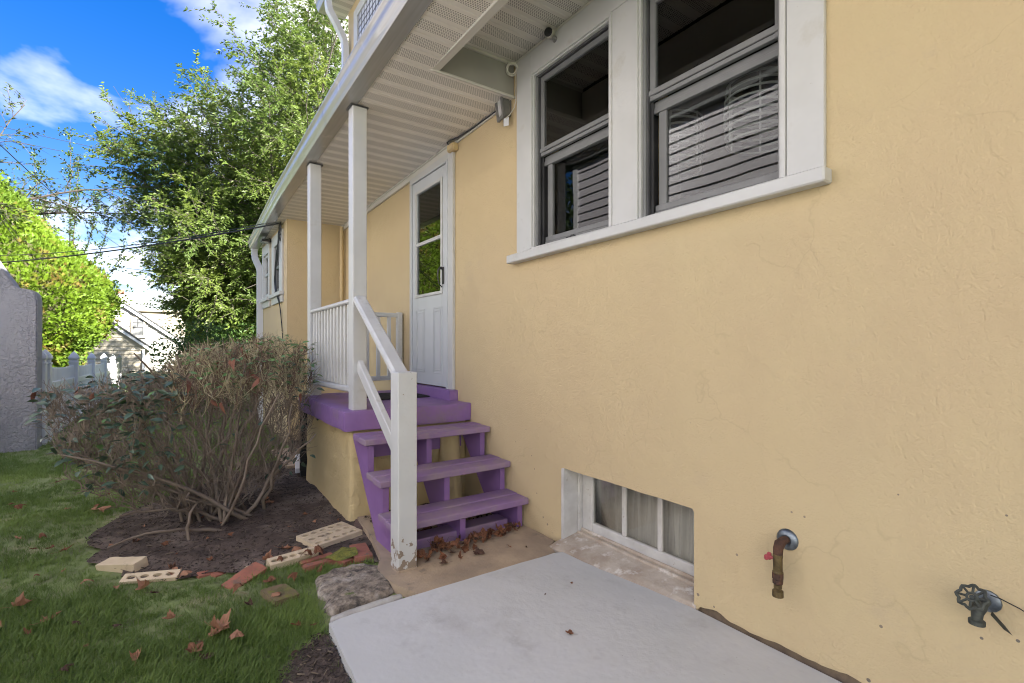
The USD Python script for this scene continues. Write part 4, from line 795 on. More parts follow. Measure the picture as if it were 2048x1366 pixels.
def broad_tree(name, label, base, fork, limbs, L0, seed, bark, leafm, el=(30, 78), child_step=0.42, child_len=(0.8, 3.2), droop=(0.02, 0.05), leaf=(0.075, 0.12), twig_step=0.2, per=9, group=None, az=(0, 360), wind=(0, 0, 0), keep=None, trunk_r=0.2, wid=0.42, reach=None):
    t = Plant(seed); r = t.r; base = np.array(base, float); f = base + np.array([0, 0, fork])
    t.line(np.array([base + [0, 0, -0.3], base + [0.02, 0, fork * 0.5], f]), [trunk_r * 1.25, trunk_r, trunk_r * 0.9])
    tw = []
    for k in range(limbs):
        a = math.radians(az[0] + (az[1] - az[0]) * (k + r.uniform(-0.4, 0.4)) / limbs); e = math.radians(r.uniform(*el)) if k % 3 else math.radians(el[0] + 0.25 * (el[1] - el[0]) * r.random())
        d = np.array([math.cos(a) * math.cos(e), math.sin(a) * math.cos(e), math.sin(e)]); L = L0 * r.uniform(0.8, 1.1) * (reach(e) if reach else 1)
        P = grow_path(r, f + r.normal(0, 0.08, 3), d, L, 9, droop[0], 0.09)
        if keep is not None:                              # a limb ends where the crown does
            m = 9
            while m > 3 and not keep(P[m - 1] + np.array([-0.8, 0, 0])): m -= 1
            P = np.array([np.interp(np.linspace(0, m - 1, 9), np.arange(9), P[:, c]) for c in range(3)]).T; L = L * (m - 1) / 8
        t.line(P, np.linspace(trunk_r * 0.36, 0.012, 9))
        s0 = 0.16
        seg = np.linspace(0, 1, 9)
        for s in np.arange(s0, 1.0, child_step / L):
            q = np.array([np.interp(s, seg, P[:, c]) for c in range(3)]); td = unit(P[min(8, int(s * 8) + 1)] - P[int(s * 8)])
            cd = unit(td * 0.75 + perp(r, td) * r.uniform(0.6, 1.1) + np.array(wind)); cl = child_len[0] + (child_len[1] - child_len[0]) * (1 - s) * r.uniform(0.6, 1.1)
            C = grow_path(r, q, cd, cl, 6, droop[1], 0.12, np.array(wind) * 0.25); t.line(C, np.linspace(0.03 * (1.2 - s), 0.006, 6))
            for u in np.arange(0.12, 1.02, twig_step / cl):
                if keep is not None and not keep(C[min(5, int(u * 5))]): continue
                z = np.array([np.interp(u, np.linspace(0, 1, 6), C[:, c]) for c in range(3)]); dd = unit(C[min(5, int(u * 5) + 1)] - C[min(4, int(u * 5))])
                td2 = unit(dd * 0.7 + perp(r, dd) * 0.8 + np.array(wind) * 0.8 + [0, 0, -0.1]); tl = r.uniform(0.35, 0.75)
                tw.append((z, td2, tl))
    Z = np.array([a for a, _, _ in tw]); D = np.array([b for _, b, _ in tw]); TL = np.array([c for _, _, c in tw])
    P = np.stack([Z, Z + D * TL[:, None] * 0.5 + [0, 0, 0.01], Z + D * TL[:, None] + [0, 0, -0.06]], 1)
    t.br.setdefault(3, [])
    wood = t.wood(4); wood.add(many_tubes(P, np.tile([0.006, 0.004, 0.002], (len(P), 1)), 3))
    # leaves in flat sprays along each twig
    m = len(tw); s = r.uniform(0.05, 1.05, (m, per)); side = r.choice([-1, 1], (m, per))
    up = np.array([0, 0, 1.0]) + r.normal(0, 0.35, (m, 3)); nrm = up - D * (up * D).sum(1, keepdims=True); nrm /= np.linalg.norm(nrm, axis=1, keepdims=True); sd = np.cross(D, nrm)
    pos = Z[:, None] + D[:, None] * (TL[:, None] * s)[..., None] + [0, 0, -0.05] * s[..., None] + r.normal(0, 0.02, (m, per, 3))
    dr = D[:, None] * 0.6 + sd[:, None] * side[..., None] * 0.9 + np.array(wind) * 1.0 + r.normal(0, 0.25, (m, per, 3)) + [0, 0, -0.25]
    nn = nrm[:, None] + r.normal(0, 0.35, (m, per, 3))
    t.lp.append(pos.reshape(-1, 3)); t.ld.append(dr.reshape(-1, 3)); t.ln.append(nn.reshape(-1, 3)); t.ls.append(r.uniform(*leaf, m * per))
    T = Thing(name, label, "tree", base, group)
    T.part("trunk", wood, bark); T.part("crown", t.leaves(wid), leafm, kind="stuff")
    return T

M["zelkova"] = leaf_mat("zelkova_leaf", [(0.0, (0.06, 0.105, 0.026)), (0.3, (0.115, 0.175, 0.036)), (0.55, (0.18, 0.235, 0.04)), (0.8, (0.32, 0.33, 0.055)), (1.0, (0.46, 0.40, 0.08))], scale=0.35, trans=0.5, off=-0.16)
M["maple"] = leaf_mat("bronzed_leaf", [(0.0, (0.04, 0.06, 0.015)), (0.5, (0.08, 0.11, 0.025)), (0.85, (0.15, 0.12, 0.03)), (1.0, (0.2, 0.12, 0.03))], scale=0.6, trans=0.4)
M["ginkgo"] = leaf_mat("light_green_leaf", [(0.0, (0.05, 0.09, 0.02)), (0.6, (0.09, 0.15, 0.03)), (1.0, (0.16, 0.2, 0.05))], scale=0.6, trans=0.4)
M["shrub"] = leaf_mat("shrub_leaf", [(0.0, (0.04, 0.08, 0.02)), (0.5, (0.08, 0.15, 0.03)), (1.0, (0.18, 0.25, 0.05))], scale=1.2, trans=0.4)
M["darkleaf"] = leaf_mat("far_leaf", [(0.0, (0.03, 0.055, 0.016)), (0.5, (0.05, 0.09, 0.022)), (1.0, (0.09, 0.13, 0.03))], scale=0.4, trans=0.35)
zr = np.random.default_rng(5)
def zkeep(p):
    p = (p - np.array([-2.06, 0, 1.25])) * 0.86 + np.array([-2.06, 0, 1.25])
    q = (p - np.array([0.9, 17.2, 7.2])) / np.array([7.0, 4.4, 8.2])
    lim = np.interp(p[2], [1.0, 2.2, 3.4, 4.6, 6.2, 7.4, 8.4, 9.4, 10.4, 12.5], [-0.4, -1.0, -2.0, -3.2, -3.7, -3.0, -1.7, -0.7, -0.2, 0.4]) - 0.35 * abs(zr.normal()) + 0.25 * math.sin(p[2] * 4.0 + p[1])
    return q @ q < 1 and p[0] > lim
broad_tree("zelkova_tree", "large spreading green and yellow tree filling the sky behind the house", (1.38, 20.35, -0.3), 2.2, 54, 12.4, 7, M["bark"], M["zelkova"], el=(14, 84), child_step=0.22, child_len=(1.7, 3.0), leaf=(0.085, 0.14), per=19, twig_step=0.115, keep=zkeep, reach=lambda e: 0.62 + 0.42 * math.sin(e), wind=(-0.22, -0.05, 0.02), trunk_r=0.24)
broad_tree("bronze_tree", "tree with bronzed foliage reaching in at the upper left edge", (-7.6, 20.6, -0.3), 4.6, 13, 5.2, 11, M["bark"], M["maple"], el=(15, 70), child_step=0.34, child_len=(0.7, 1.7), leaf=(0.09, 0.15), per=9, wind=(0.15, 0, 0), trunk_r=0.16)
# the slender upright tree between the evergreen and the big crown
def slender(name, label, base, tops, seed, leafm):
    t = Plant(seed); r = t.r; base = np.array(base, float)
    t.line(np.array([base, base + [0.05, 0, 2.5], base + [0.0, 0, 5.0], base + [0.1, 0, 6.4]]), [0.09, 0.08, 0.06, 0.04])
    for tx, ty, tz, s0 in tops:
        a = base + [0.03, 0, s0]; b = base + [tx, ty, tz]; n = 10
        P = np.array([a + (b - a) * s + np.array([tx * 0.25 * math.sin(math.pi * s), 0, 0]) + r.normal(0, 0.02, 3) for s in np.linspace(0, 1, n)]); t.line(P, np.linspace(0.03, 0.006, n))
        L = np.linalg.norm(b - a)
        for s in np.arange(0.08, 1.0, 0.13 / L):
            q = np.array([np.interp(s, np.linspace(0, 1, n), P[:, c]) for c in range(3)])
            if r.random() < 0.35:
                e = q + unit(r.normal(0, 1, 3) + [0, 0, 0.7]) * r.uniform(0.15, 0.5); t.line(np.array([q, (q + e) / 2, e]), [0.008, 0.006, 0.003]); q2 = [q + (e - q) * k for k in (0.4, 0.7, 1.0)]
            else: q2 = [q]
            for z in q2:
                m = 7; t.lp.append(z + r.normal(0, 0.06, (m, 3))); t.ld.append(r.normal(0, 1, (m, 3)) + [0, 0, 0.2]); t.ln.append(r.normal(0, 1, (m, 3))); t.ls.append(r.uniform(0.07, 0.12, m))
    T = Thing(name, label, "tree", base); T.part("trunk", t.wood(5), M["bark"]); T.part("crown", t.leaves(0.8), leafm, kind="stuff")
slender("slender_tree", "slender sparse tree with upright branches against the cloud", (-5.65, 29.0, -0.5), [(0.0, 0, 11.4, 5.2), (-1.2, 0.3, 9.9, 5.0), (-2.6, 0, 9.2, 5.4), (0.9, 0, 8.6, 4.6), (1.3, 0.3, 7.6, 4.2), (-0.9, 0, 8.0, 4.6), (0.3, -0.3, 10.0, 5.6), (1.9, 0, 6.6, 3.6)], 17, M["ginkgo"])

# ---- rounded golden evergreen
def evergreen(name, label, cx, cy, profile, seed, n, leafm):
    r = np.random.default_rng(seed); z, rad = np.array(profile).T
    s = np.linspace(0, 1, 400); zz = np.interp(s, np.linspace(0, 1, len(z)), z); rr = np.interp(zz, z, rad); w = np.cumsum(np.maximum(rr, 0.2) * np.gradient(zz)); w /= w[-1]
    h = np.interp(r.random(n), w, zz); a = r.uniform(0, 2 * np.pi, n); R = np.interp(h, z, rad)
    lump = meshkit.fbm(np.stack([np.cos(a) * R * 1.7, np.sin(a) * R * 1.7, h * 1.7], -1), 3, seed) - 0.5
    R = R * (1 + 0.10 * lump) + 0.28 * lump - r.random(n) ** 2 * 0.30 + r.random(n) ** 8 * 0.28
    slope = np.gradient(rad, z); sl = np.interp(h, z, slope); o = np.stack([np.cos(a), np.sin(a), -sl * 0.9], -1); o /= np.linalg.norm(o, axis=1, keepdims=True)
    p = np.stack([cx + np.cos(a) * R, cy + np.sin(a) * R, h], -1)
    d = o * 0.75 + np.array([0, 0, 0.55]) + r.normal(0, 0.32, (n, 3)); d /= np.linalg.norm(d, axis=1, keepdims=True)
    sd = np.cross(d, r.normal(0, 1, (n, 3))); sd /= np.linalg.norm(sd, axis=1, keepdims=True); nn = np.cross(sd, d)
    V = []; F = []; k = 0
    for ang, ln in ((0, 1.0), (0.55, 0.75), (-0.55, 0.75), (1.0, 0.5), (-1.0, 0.5)):   # each spray is a small fan of fingers
        dd = d * math.cos(ang) + sd * math.sin(ang); ww = np.cross(dd, nn); L = (r.uniform(0.05, 0.12, n) * ln)[:, None]
        V.append(np.stack([p, p + dd * L * 0.55 + ww * L * 0.17, p + dd * L + nn * L * 0.1, p + dd * L * 0.55 - ww * L * 0.17], 1))
    V = np.stack(V, 1).reshape(-1, 3); q = np.arange(len(V) // 4)[:, None] * 4
    # lumpy inner mass that closes the crown
    ai, hi = np.meshgrid(np.linspace(0, 2 * np.pi, 60, endpoint=False), np.linspace(z[0], z[-1], 50)); Ri = np.interp(hi, z, rad) * 0.93 - 0.1; Ri = np.maximum(Ri, 0.02)
    li = meshkit.fbm(np.stack([np.cos(ai) * Ri * 1.7, np.sin(ai) * Ri * 1.7, hi * 1.7], -1), 3, seed) - 0.5; Ri = Ri + 0.25 * li * (Ri > 0.1)
    vi = np.stack([cx + np.cos(ai) * Ri, cy + np.sin(ai) * Ri, hi], -1).reshape(-1, 3); i, j = np.meshgrid(np.arange(49), np.arange(60), indexing="ij"); jj = (j + 1) % 60
    fi = np.stack([i * 60 + j, i * 60 + jj, (i + 1) * 60 + jj, (i + 1) * 60 + j], -1).reshape(-1, 4)
    T = Thing(name, label, "tree", (cx, cy, z[0])); T.part("trunk", MB().tube([(cx, cy, -0.6), (cx, cy, 1.0), (cx, cy, 3.0)], [0.2, 0.17, 0.1], 8), M["bark"])
    T.part("inner_branches", (vi, fi), mat("evergreen_interior", (0.05, 0.055, 0.012), (0.03, 0.022, 0.01), scale=6.0, rough=0.95), smooth=True)
    T.part("foliage", (V, np.vstack([q + [0, 1, 2], q + [0, 2, 3]])), leafm, kind="stuff")
M["gold"] = leaf_mat("golden_evergreen", [(0.0, (0.085, 0.15, 0.012)), (0.4, (0.14, 0.225, 0.015)), (0.75, (0.19, 0.275, 0.018)), (1.0, (0.25, 0.30, 0.025))], scale=0.9, trans=0.3, blot=((0.20, 0.13, 0.04), 1.6, 0.55, 0.66))
evergreen("golden_evergreen", "rounded bright yellow green evergreen behind the white fence", -6.85, 18.0, [(0.15, 1.8), (0.45, 2.4), (1.13, 2.95), (1.75, 3.3), (2.5, 3.5), (3.05, 3.32), (3.7, 2.7), (4.3, 2.1), (5.0, 1.6), (5.75, 0.9), (6.3, 0.3), (6.5, 0.03)], 23, 80000, M["gold"])

# ---- shrubs and far trees that close the view beyond the bush
def leafy(name, label, c, rad, n, leaf, leafm, seed, cat="shrub", group=None, stems=9):
    t = Plant(seed); r = t.r; c = np.array(c, float); rad = np.array(rad, float)
    g = r.normal(0, 1, (n, 3)); g /= np.linalg.norm(g, axis=1, keepdims=True); q = r.random(n) ** 0.4
    lump = meshkit.fbm(g * 2.2 + seed, 3, seed) * 0.9 + 0.5
    pos = c + g * (q * lump)[:, None] * rad; pos = pos[pos[:, 2] > c[2] - rad[2] * 0.98]; m = len(pos)
    t.lp.append(pos); t.ld.append(r.normal(0, 1, (m, 3)) + g[:m] * 0.5); t.ln.append(r.normal(0, 0.6, (m, 3)) + [0, 0, 0.8]); t.ls.append(r.uniform(*leaf, m))
    b = c - [0, 0, rad[2]]
    for k in range(stems):
        e = c + unit(r.normal(0, 1, 3) + [0, 0, 0.6]) * rad * 0.85; s = b + r.normal(0, 0.06, 3) * rad[0]
        t.line(np.array([s - [0, 0, 0.2], s * 0.6 + e * 0.4 + [0, 0, rad[2] * 0.2], e]), np.array([0.035, 0.022, 0.008]) * max(1, rad[2]) * 0.8)
    T = Thing(name, label, cat, b, group); T.part("stem", t.wood(5), M["bark"]); T.part("foliage", t.leaves(0.55), leafm, kind="stuff"); return T
leafy("green_shrub", "bright green leafy shrub behind the bare bush by the wing", (-1.45, 11.6, 0.75), (1.0, 0.9, 0.95), 5200, (0.05, 0.09), M["shrub"], 31)
leafy("green_shrub", "pale green shrub below the drooping branches of the big tree", (-0.7, 20.5, 0.75), (1.3, 1.2, 1.2), 6500, (0.07, 0.12), M["shrub"], 32)
leafy("green_shrub", "rounded green shrub at the foot of the big tree", (-0.2, 17.5, 0.9), (1.5, 1.2, 1.2), 6500, (0.07, 0.12), M["shrub"], 35)
leafy("dark_tree", "dark leafy tree beside the neighbor house, mirrored in the left window", (-6.9, 10.9, 3.3), (1.9, 1.9, 3.4), 9000, (0.12, 0.2), M["darkleaf"], 36, "tree")
for k, (x, y, h, w) in enumerate(((-0.2, 45, 5.0, 3.2), (3.4, 50, 7.0, 4.0), (-9.5, 52, 8.0, 4.5), (-15.5, 47, 7.0, 4.2), (8.5, 48, 7.0, 4.5), (-22, 44, 8.0, 5.0))):
    leafy("far_tree", ["small round tree right beside the beige house", "dark tree behind the small round tree", "far tree behind the chimney of the beige house", "far tree behind the golden evergreen", "far tree hidden behind the yellow wing", "far tree beyond the grey stucco wall"][k], (x, y, h * 0.55 - 0.8), (w, w, h * 0.55), 9000, (0.22, 0.36), M["darkleaf"], 40 + k, "tree")

# ------------------------------------------------------------------ overhead wires
def wire(name, label, a, b, sag, r, m=None, group=None, n=24, pts=None):
    s = np.linspace(0, 1, n)[:, None]; P = np.array(a) + (np.array(b) - np.array(a)) * s; P[:, 2:] -= sag * 4 * s * (1 - s)
    g = UsdGeom.BasisCurves.Define(stage, numbered("/World", name)); g.CreateTypeAttr("linear"); g.CreateCurveVertexCountsAttr([n]); g.CreatePointsAttr(Vt.Vec3fArray.FromNumpy(P.astype(np.float32))); g.CreateWidthsAttr(Vt.FloatArray([2 * r] * n)); g.SetWidthsInterpolation("vertex")
    UsdShade.MaterialBindingAPI.Apply(g.GetPrim()).Bind(m or M["cable_black"]); tag(g.GetPrim(), label, "wire", group)
wire("service_cable", "thick black service cable running to the corner of the yellow wing", (-0.79, 7.42, 2.93), (-5.6, 14.6, 2.86), 0.10, 0.011)
wire("service_cable", "thin black cable just above the thick service cable to the wing", (-0.79, 7.44, 2.97), (-5.7, 14.8, 3.08), 0.16, 0.006)
wire("overhead_wire", "black wire slanting down across the sky above the evergreen", (-4.9, 11.2, 5.15), (-2.0, 44.0, 7.3), 0.9, 0.009)
wire("overhead_wire", "upper of the two thin wires slanting over the evergreen's left side", (-4.7, 10.8, 4.3), (-6.0, 40.0, 6.2), 1.5, 0.007)
wire("overhead_wire", "lower of the two thin wires slanting over the evergreen's left side", (-4.7, 10.8, 4.2), (-6.0, 40.0, 6.0), 1.55, 0.007)
wire("overhead_wire", "thin far wire crossing level behind the slender tree", (-16.0, 34.0, 12.6), (8.0, 34.0, 11.6), 0.5, 0.012)
wire("overhead_wire", "second thin far wire just below the level one", (-16.0, 34.0, 12.0), (8.0, 34.0, 11.1), 0.5, 0.012)

# ------------------------------------------------------------------ the bare bush
BED = Polygon([(-2.34, 3.66), (-2.45, 4.05), (-2.43, 4.40), (-2.33, 4.77), (-2.09, 5.08), (-1.66, 5.53), (-1.25, 5.9), (-0.80, 6.1), (-0.76, 7.15), (-0.30, 7.15), (-0.30, 5.2), (-0.5, 3.5), (-0.93, 2.9), (-1.12, 2.95), (-1.35, 3.26), (-1.67, 3.25), (-1.94, 3.32), (-2.24, 3.50)])
_r = np.array([BED.exterior.interpolate(t).coords[0] for t in np.arange(0, BED.exterior.length, 0.035)]); _n = meshkit.fbm(np.column_stack([_r * 7.0, 0 * _r[:, 0]]), 3, 63) - 0.5; _m = meshkit.fbm(np.column_stack([_r * 7.0, 0 * _r[:, 0] + 9]), 3, 64) - 0.5
BED = Polygon(_r + np.column_stack([_n, _m]) * 0.17 * ((_r[:, 0] < -1.0) & (_r[:, 1] < 6))[:, None]).buffer(0)
if BED.geom_type != "Polygon": BED = max(BED.geoms, key=lambda g: g.area)
def bed_z(x, y): return ground_z(x, y) + 0.012 + 0.035 * (meshkit.fbm(np.stack([x * 3.2, y * 3.2, 0 * x], -1), 4, 77) - 0.4) + 0.012 * (meshkit.fbm(np.stack([x * 28, y * 28, 0 * x], -1), 2, 78) - 0.5)
solo("mulch_bed", heightfield(BED.buffer(0.02), 0.035, bed_z), M["soil"], "dark mulched soil bed round the bare bush", kind="structure", smooth=True)
STRIP = Polygon([(-1.50, 1.7), (-1.475, 2.29), (-1.54, 2.30), (-1.62, 2.22), (-1.72, 2.05), (-1.85, 1.85), (-1.95, 1.6), (-1.6, 1.4)])
def strip_z(x, y): return ground_z(x, y) + 0.016 + 0.03 * (meshkit.fbm(np.stack([x * 8, y * 8, 0 * x], -1), 3, 79) - 0.4)
solo("soil_strip", heightfield(STRIP, 0.03, strip_z), M["soil"], "strip of bare soil along the left edge of the slab", kind="structure", smooth=True)

def inside_bush(p):
    """Clipped outline of the bush: a flat-topped mass, lower and undercut at the left."""
    x, y, z = p.T
    top = np.interp(x, [-2.95, -2.75, -2.45, -2.1, -1.9, -1.3, -1.1], [0.84, 0.94, 0.97, 1.06, 1.22, 1.29, 1.22]); low = np.interp(x, [-2.9, -2.6, -2.2, -1.9, -1.6, -1.2], [0.62, 0.38, 0.12, 0.04, 0.02, 0.10])
    cy = 4.55 + 0.12 * (x + 2); hy = 0.72 * np.sqrt(np.clip(1 - ((x + 1.98) / 0.98) ** 2, 0, 1)) * np.interp(z, [0, 0.5, 1.0, 1.3], [0.55, 0.9, 1.0, 0.9])
    shrink = np.interp(z, [0, 0.35, 0.7], [0.45, 0.8, 1.0])
    return (z < top) & (z > low) & (np.abs(y - cy) < hy) & (np.abs(x + 1.85) < 0.90 * shrink + 0.02) & ~((x < -2.3) & (y < 3.95 + (-2.3 - x) * 0.9))
def twig_bush(seed, bases, ntips):
    r = np.random.default_rng(seed); from scipy.spatial import cKDTree
    nodes = []; gen = []; lines = []; main = []
    for bx, by, tx, ty, tz in bases:
        a = np.array([bx, by, -0.06]); e = np.array([tx, ty, tz]); n = 9; s = np.linspace(0, 1, n)[:, None]
        P = a + (e - a) * s; P[:, 2] += 0.10 * np.sin(np.pi * s[:, 0]) * r.uniform(-0.4, 1); P[:, :2] += r.normal(0, 0.012, (n, 2)); P = np.cumsum(np.vstack([P[:1], np.diff(P, axis=0) + r.normal(0, 0.008, (n - 1, 3))]), 0)
        main.append((P, np.linspace(r.uniform(0.011, 0.018), 0.0055, n))); nodes += list(P[1:]); gen += [0] * (n - 1)
    C = r.uniform([-2.95, 3.7, 0.0], [-0.95, 5.5, 1.32], (ntips * 9, 3)); C = C[inside_bush(C)]
    rel = np.linalg.norm((C - [-1.9, 4.6, 0.6]) / [0.9, 0.62, 0.62], axis=1); shell = r.random(len(C)) < np.clip((rel - 0.35) / 0.55, 0.08, 1) * np.interp(C[:, 2], [0, 0.3, 0.6], [0.75, 0.95, 1]); C = C[shell][:ntips]
    order = np.argsort(np.linalg.norm((C - [-1.75, 4.4, 0]) * [1, 1, 1], axis=1)); C = C[order]; step = 60
    for k in range(0, len(C), step):
        tree = cKDTree(np.array(nodes)); N = np.array(nodes)
        for c in C[k:k + step]:
            dd, ii = tree.query(c + [0, 0, -0.06], k=4); i = ii[r.integers(0, 3)]; a = N[i]; d = c - a; L = np.linalg.norm(d)
            if L < 0.03 or L > 0.8: continue
            b = perp(r, d / L) * L * r.uniform(0.04, 0.16); P = np.array([a, a + d * 0.33 + b, a + d * 0.66 + b * 0.8, c]); g = gen[i] + 1
            rad = max(0.0023, 0.0066 / (1 + 0.42 * g)); lines.append((P, np.array([rad * 1.25, rad, rad * 0.85, rad * 0.6]), c)); nodes += [P[1], P[2], P[3]]; gen += [g] * 3
    return main, lines
def ends(r, lines, k, L, rad):
    """Short spiky end twigs on every tip."""
    P = []; R = []
    for p, _, c in lines:
        d0 = unit(p[-1] - p[-2])
        for _ in range(r.integers(k[0], k[1] + 1)):
            d = unit(d0 * 0.6 + r.normal(0, 0.5, 3) + [0, 0, 0.35]); l = r.uniform(*L); s = p[r.integers(1, 4)]
            P.append([s, s + d * l * 0.55 + r.normal(0, 0.004, 3), s + d * l]); R.append([rad, rad * 0.8, rad * 0.5])
    return np.array(P), np.array(R)
rb = np.random.default_rng(55)
bases = []
for k in range(22):
    a = rb.uniform(0, 2 * np.pi); q = rb.uniform(0.05, 0.26); bx, by = -1.72 + math.cos(a) * q * 1.2, 4.36 + math.sin(a) * q
    tx = rb.uniform(-2.6, -1.0) if k > 4 else -2.6 + 0.12 * k; ty = by + rb.uniform(-0.45, 0.6); tz = rb.uniform(0.75, 1.2) if tx > -2.3 else rb.uniform(0.45, 0.95)
    bases.append((bx, by, tx, ty, tz))
bases += [(-1.62, 4.30, -2.5, 4.25, 0.30), (-1.7, 4.25, -2.3, 4.05, 0.12), (-1.6, 4.25, -1.05, 4.15, 0.55), (-1.75, 4.0, -2.35, 3.80, 0.03), (-1.95, 3.9, -1.93, 3.95, 0.28)]
bush = Thing("bare_bush", "sprawling half bare bush of tangled brown twigs beside the purple porch", "bush", (-1.75, 4.4, -0.05))
main, lines = twig_bush(56, bases, 3800)
for P, R in main: bush.part("stem", tube(P, R, 6), M["twig"], smooth=True)
def pick(f): return [l for l in lines if f(l[2])]
right = pick(lambda c: c[0] > -2.05); left = pick(lambda c: c[0] <= -2.05)
tops = [l for l in right if l[2][2] > 0.85]; rest = [l for l in right if l[2][2] <= 0.85]
def twigs(name, L, m, k, ln, rad):
    mb = MB().add(many_tubes(np.array([a for a, _, _ in L]), np.array([b for _, b, _ in L]), 3)); P, R = ends(rb, L, k, ln, rad); mb.add(many_tubes(P, R, 3)); bush.part(name, mb, m, kind="stuff")
twigs("twig", rest, M["twig"], (1, 3), (0.05, 0.15), 0.0023)
twigs("twig", [l for k, l in enumerate(tops) if k % 2], M["twig_red"], (3, 5), (0.04, 0.12), 0.0023)
twigs("twig", [l for k, l in enumerate(tops) if not k % 2], M["twig_green"], (3, 5), (0.04, 0.13), 0.0023)
twigs("twig", left, M["twig"], (2, 5), (0.04, 0.12), 0.0021)
# leaves of the bush, each its own mesh
M["bush_leaf"] = mat("leathery_green_leaf", (0.075, 0.12, 0.075), (0.045, 0.08, 0.052), scale=7.0, rough=0.38, spec=0.5)
M["bush_leaf_new"] = mat("fresh_green_leaf", (0.14, 0.26, 0.075), (0.085, 0.17, 0.055), scale=7.0, rough=0.42)
M["leaf_dead"] = mat("dead_hanging_leaf", (0.24, 0.095, 0.055), (0.14, 0.055, 0.035), scale=9.0, rough=0.75)
def leaf_shape(L, w, curl, fold, n=5):
    s = np.linspace(0, 1, n); hw = w / 2 * np.sin(np.pi * s ** 0.85) ** 0.8; V = []
    for a, h in zip(s, hw):
        z = -curl * L * a * a
        V += [(-h, a * L, z + fold * h), (0, a * L, z), (h, a * L, z + fold * h)]
    F = []
    for i in range(n - 1):
        a = i * 3; F += [[a, a + 1, a + 4], [a, a + 4, a + 3], [a + 1, a + 2, a + 5], [a + 1, a + 5, a + 4]]
    return np.array(V), np.array(F)
def place_leaf(pos, d, up, L, w, curl, fold):
    v, f = leaf_shape(L, w, curl, fold); d = unit(d); x = unit(np.cross(d, up)); z = np.cross(x, d); return v @ np.array([x, d, z]) + pos, f
def put_leaves(cands, n, m, L, w, curl, thing, up=(0, 0, 1), down=0.15, name="leaf", spare=None):
    """Leaves sit on the outermost tips: the farther out of the bush's middle, the likelier."""
    c = np.array([k[2] for k in cands]); out = np.linalg.norm((c - [-1.95, 4.6, 0.55]) / [0.95, 0.7, 0.6], axis=1) - 0.35 * (c[:, 1] - 4.6); wgt = np.clip(out - 0.35, 0.02, None) ** 3; wgt /= wgt.sum()
    for i in rb.choice(len(cands), n, replace=len(cands) < n * 2, p=wgt):
        p, _, e = cands[i]; o = unit((e - np.array([-1.95, 4.7, 0.5])) / [0.95, 0.7, 0.6]); a = rb.uniform(0, 2 * np.pi); l = rb.uniform(*L)
        d = np.array([math.cos(a), math.sin(a), rb.uniform(-0.5, 0.4) - down]) + o * 0.5; g_ = place_leaf(p[3] + o * rb.uniform(0, 0.05), d, np.array(up) + rb.normal(0, 0.45, 3), l, l * w, curl * rb.uniform(0.5, 1.5), 0.35); spare.add(g_) if spare is not None else thing.part(name, g_, m, smooth=True)
put_leaves(pick(lambda c: c[0] < -2.1 and 0.4 < c[2] < 1.05), 165, M["bush_leaf"], (0.055, 0.095), 0.42, 0.25, bush)
put_leaves(pick(lambda c: -2.55 < c[0] < -2.1 and 0.5 < c[2] < 1.0 and c[1] < 4.5), 22, M["bush_leaf_new"], (0.06, 0.085), 0.55, 0.2, bush)
put_leaves(pick(lambda c: c[0] > -1.5 and c[2] > 0.95), 45, M["bush_leaf_new"], (0.05, 0.085), 0.40, 0.25, bush)
put_leaves(pick(lambda c: -2.0 < c[0] <= -1.5 and c[2] > 1.05), 30, M["bush_leaf_new"], (0.045, 0.075), 0.40, 0.2, bush)
put_leaves(pick(lambda c: c[0] > -1.25 and 0.1 < c[2] <= 0.95), 18, M["bush_leaf"], (0.05, 0.085), 0.4, 0.3, bush)
put_leaves(pick(lambda c: -2.3 < c[0] <= -1.3 and 0.2 < c[2] <= 0.8), 14, M["bush_leaf"], (0.045, 0.07), 0.42, 0.25, bush)
put_leaves(pick(lambda c: c[2] > 0.8 and c[0] > -2.1), 30, M["leaf_dead"], (0.045, 0.08), 0.45, 0.9, bush, down=1.2, name="dead_leaf")
put_leaves(pick(lambda c: c[0] < -2.3 and c[2] > 0.9), 6, M["leaf_dead"], (0.04, 0.07), 0.6, 0.9, bush, down=0.9, name="dead_leaf")

sp1, sp2 = MB(), MB()
put_leaves(pick(lambda c: c[0] < -1.95 and 0.3 < c[2] < 1.05), 240, M["bush_leaf"], (0.05, 0.085), 0.42, 0.25, bush, spare=sp1)
put_leaves(pick(lambda c: c[0] > -1.4 and 0.2 < c[2] < 1.1), 60, M["bush_leaf"], (0.04, 0.07), 0.42, 0.25, bush, spare=sp1)
put_leaves(pick(lambda c: c[0] > -1.95 and c[2] > 0.9), 420, M["bush_leaf_new"], (0.03, 0.065), 0.42, 0.25, bush, spare=sp2)
bush.part("small_leaves", sp1, M["bush_leaf"], kind="stuff", smooth=True); bush.part("small_leaves", sp2, M["bush_leaf_new"], kind="stuff", smooth=True)
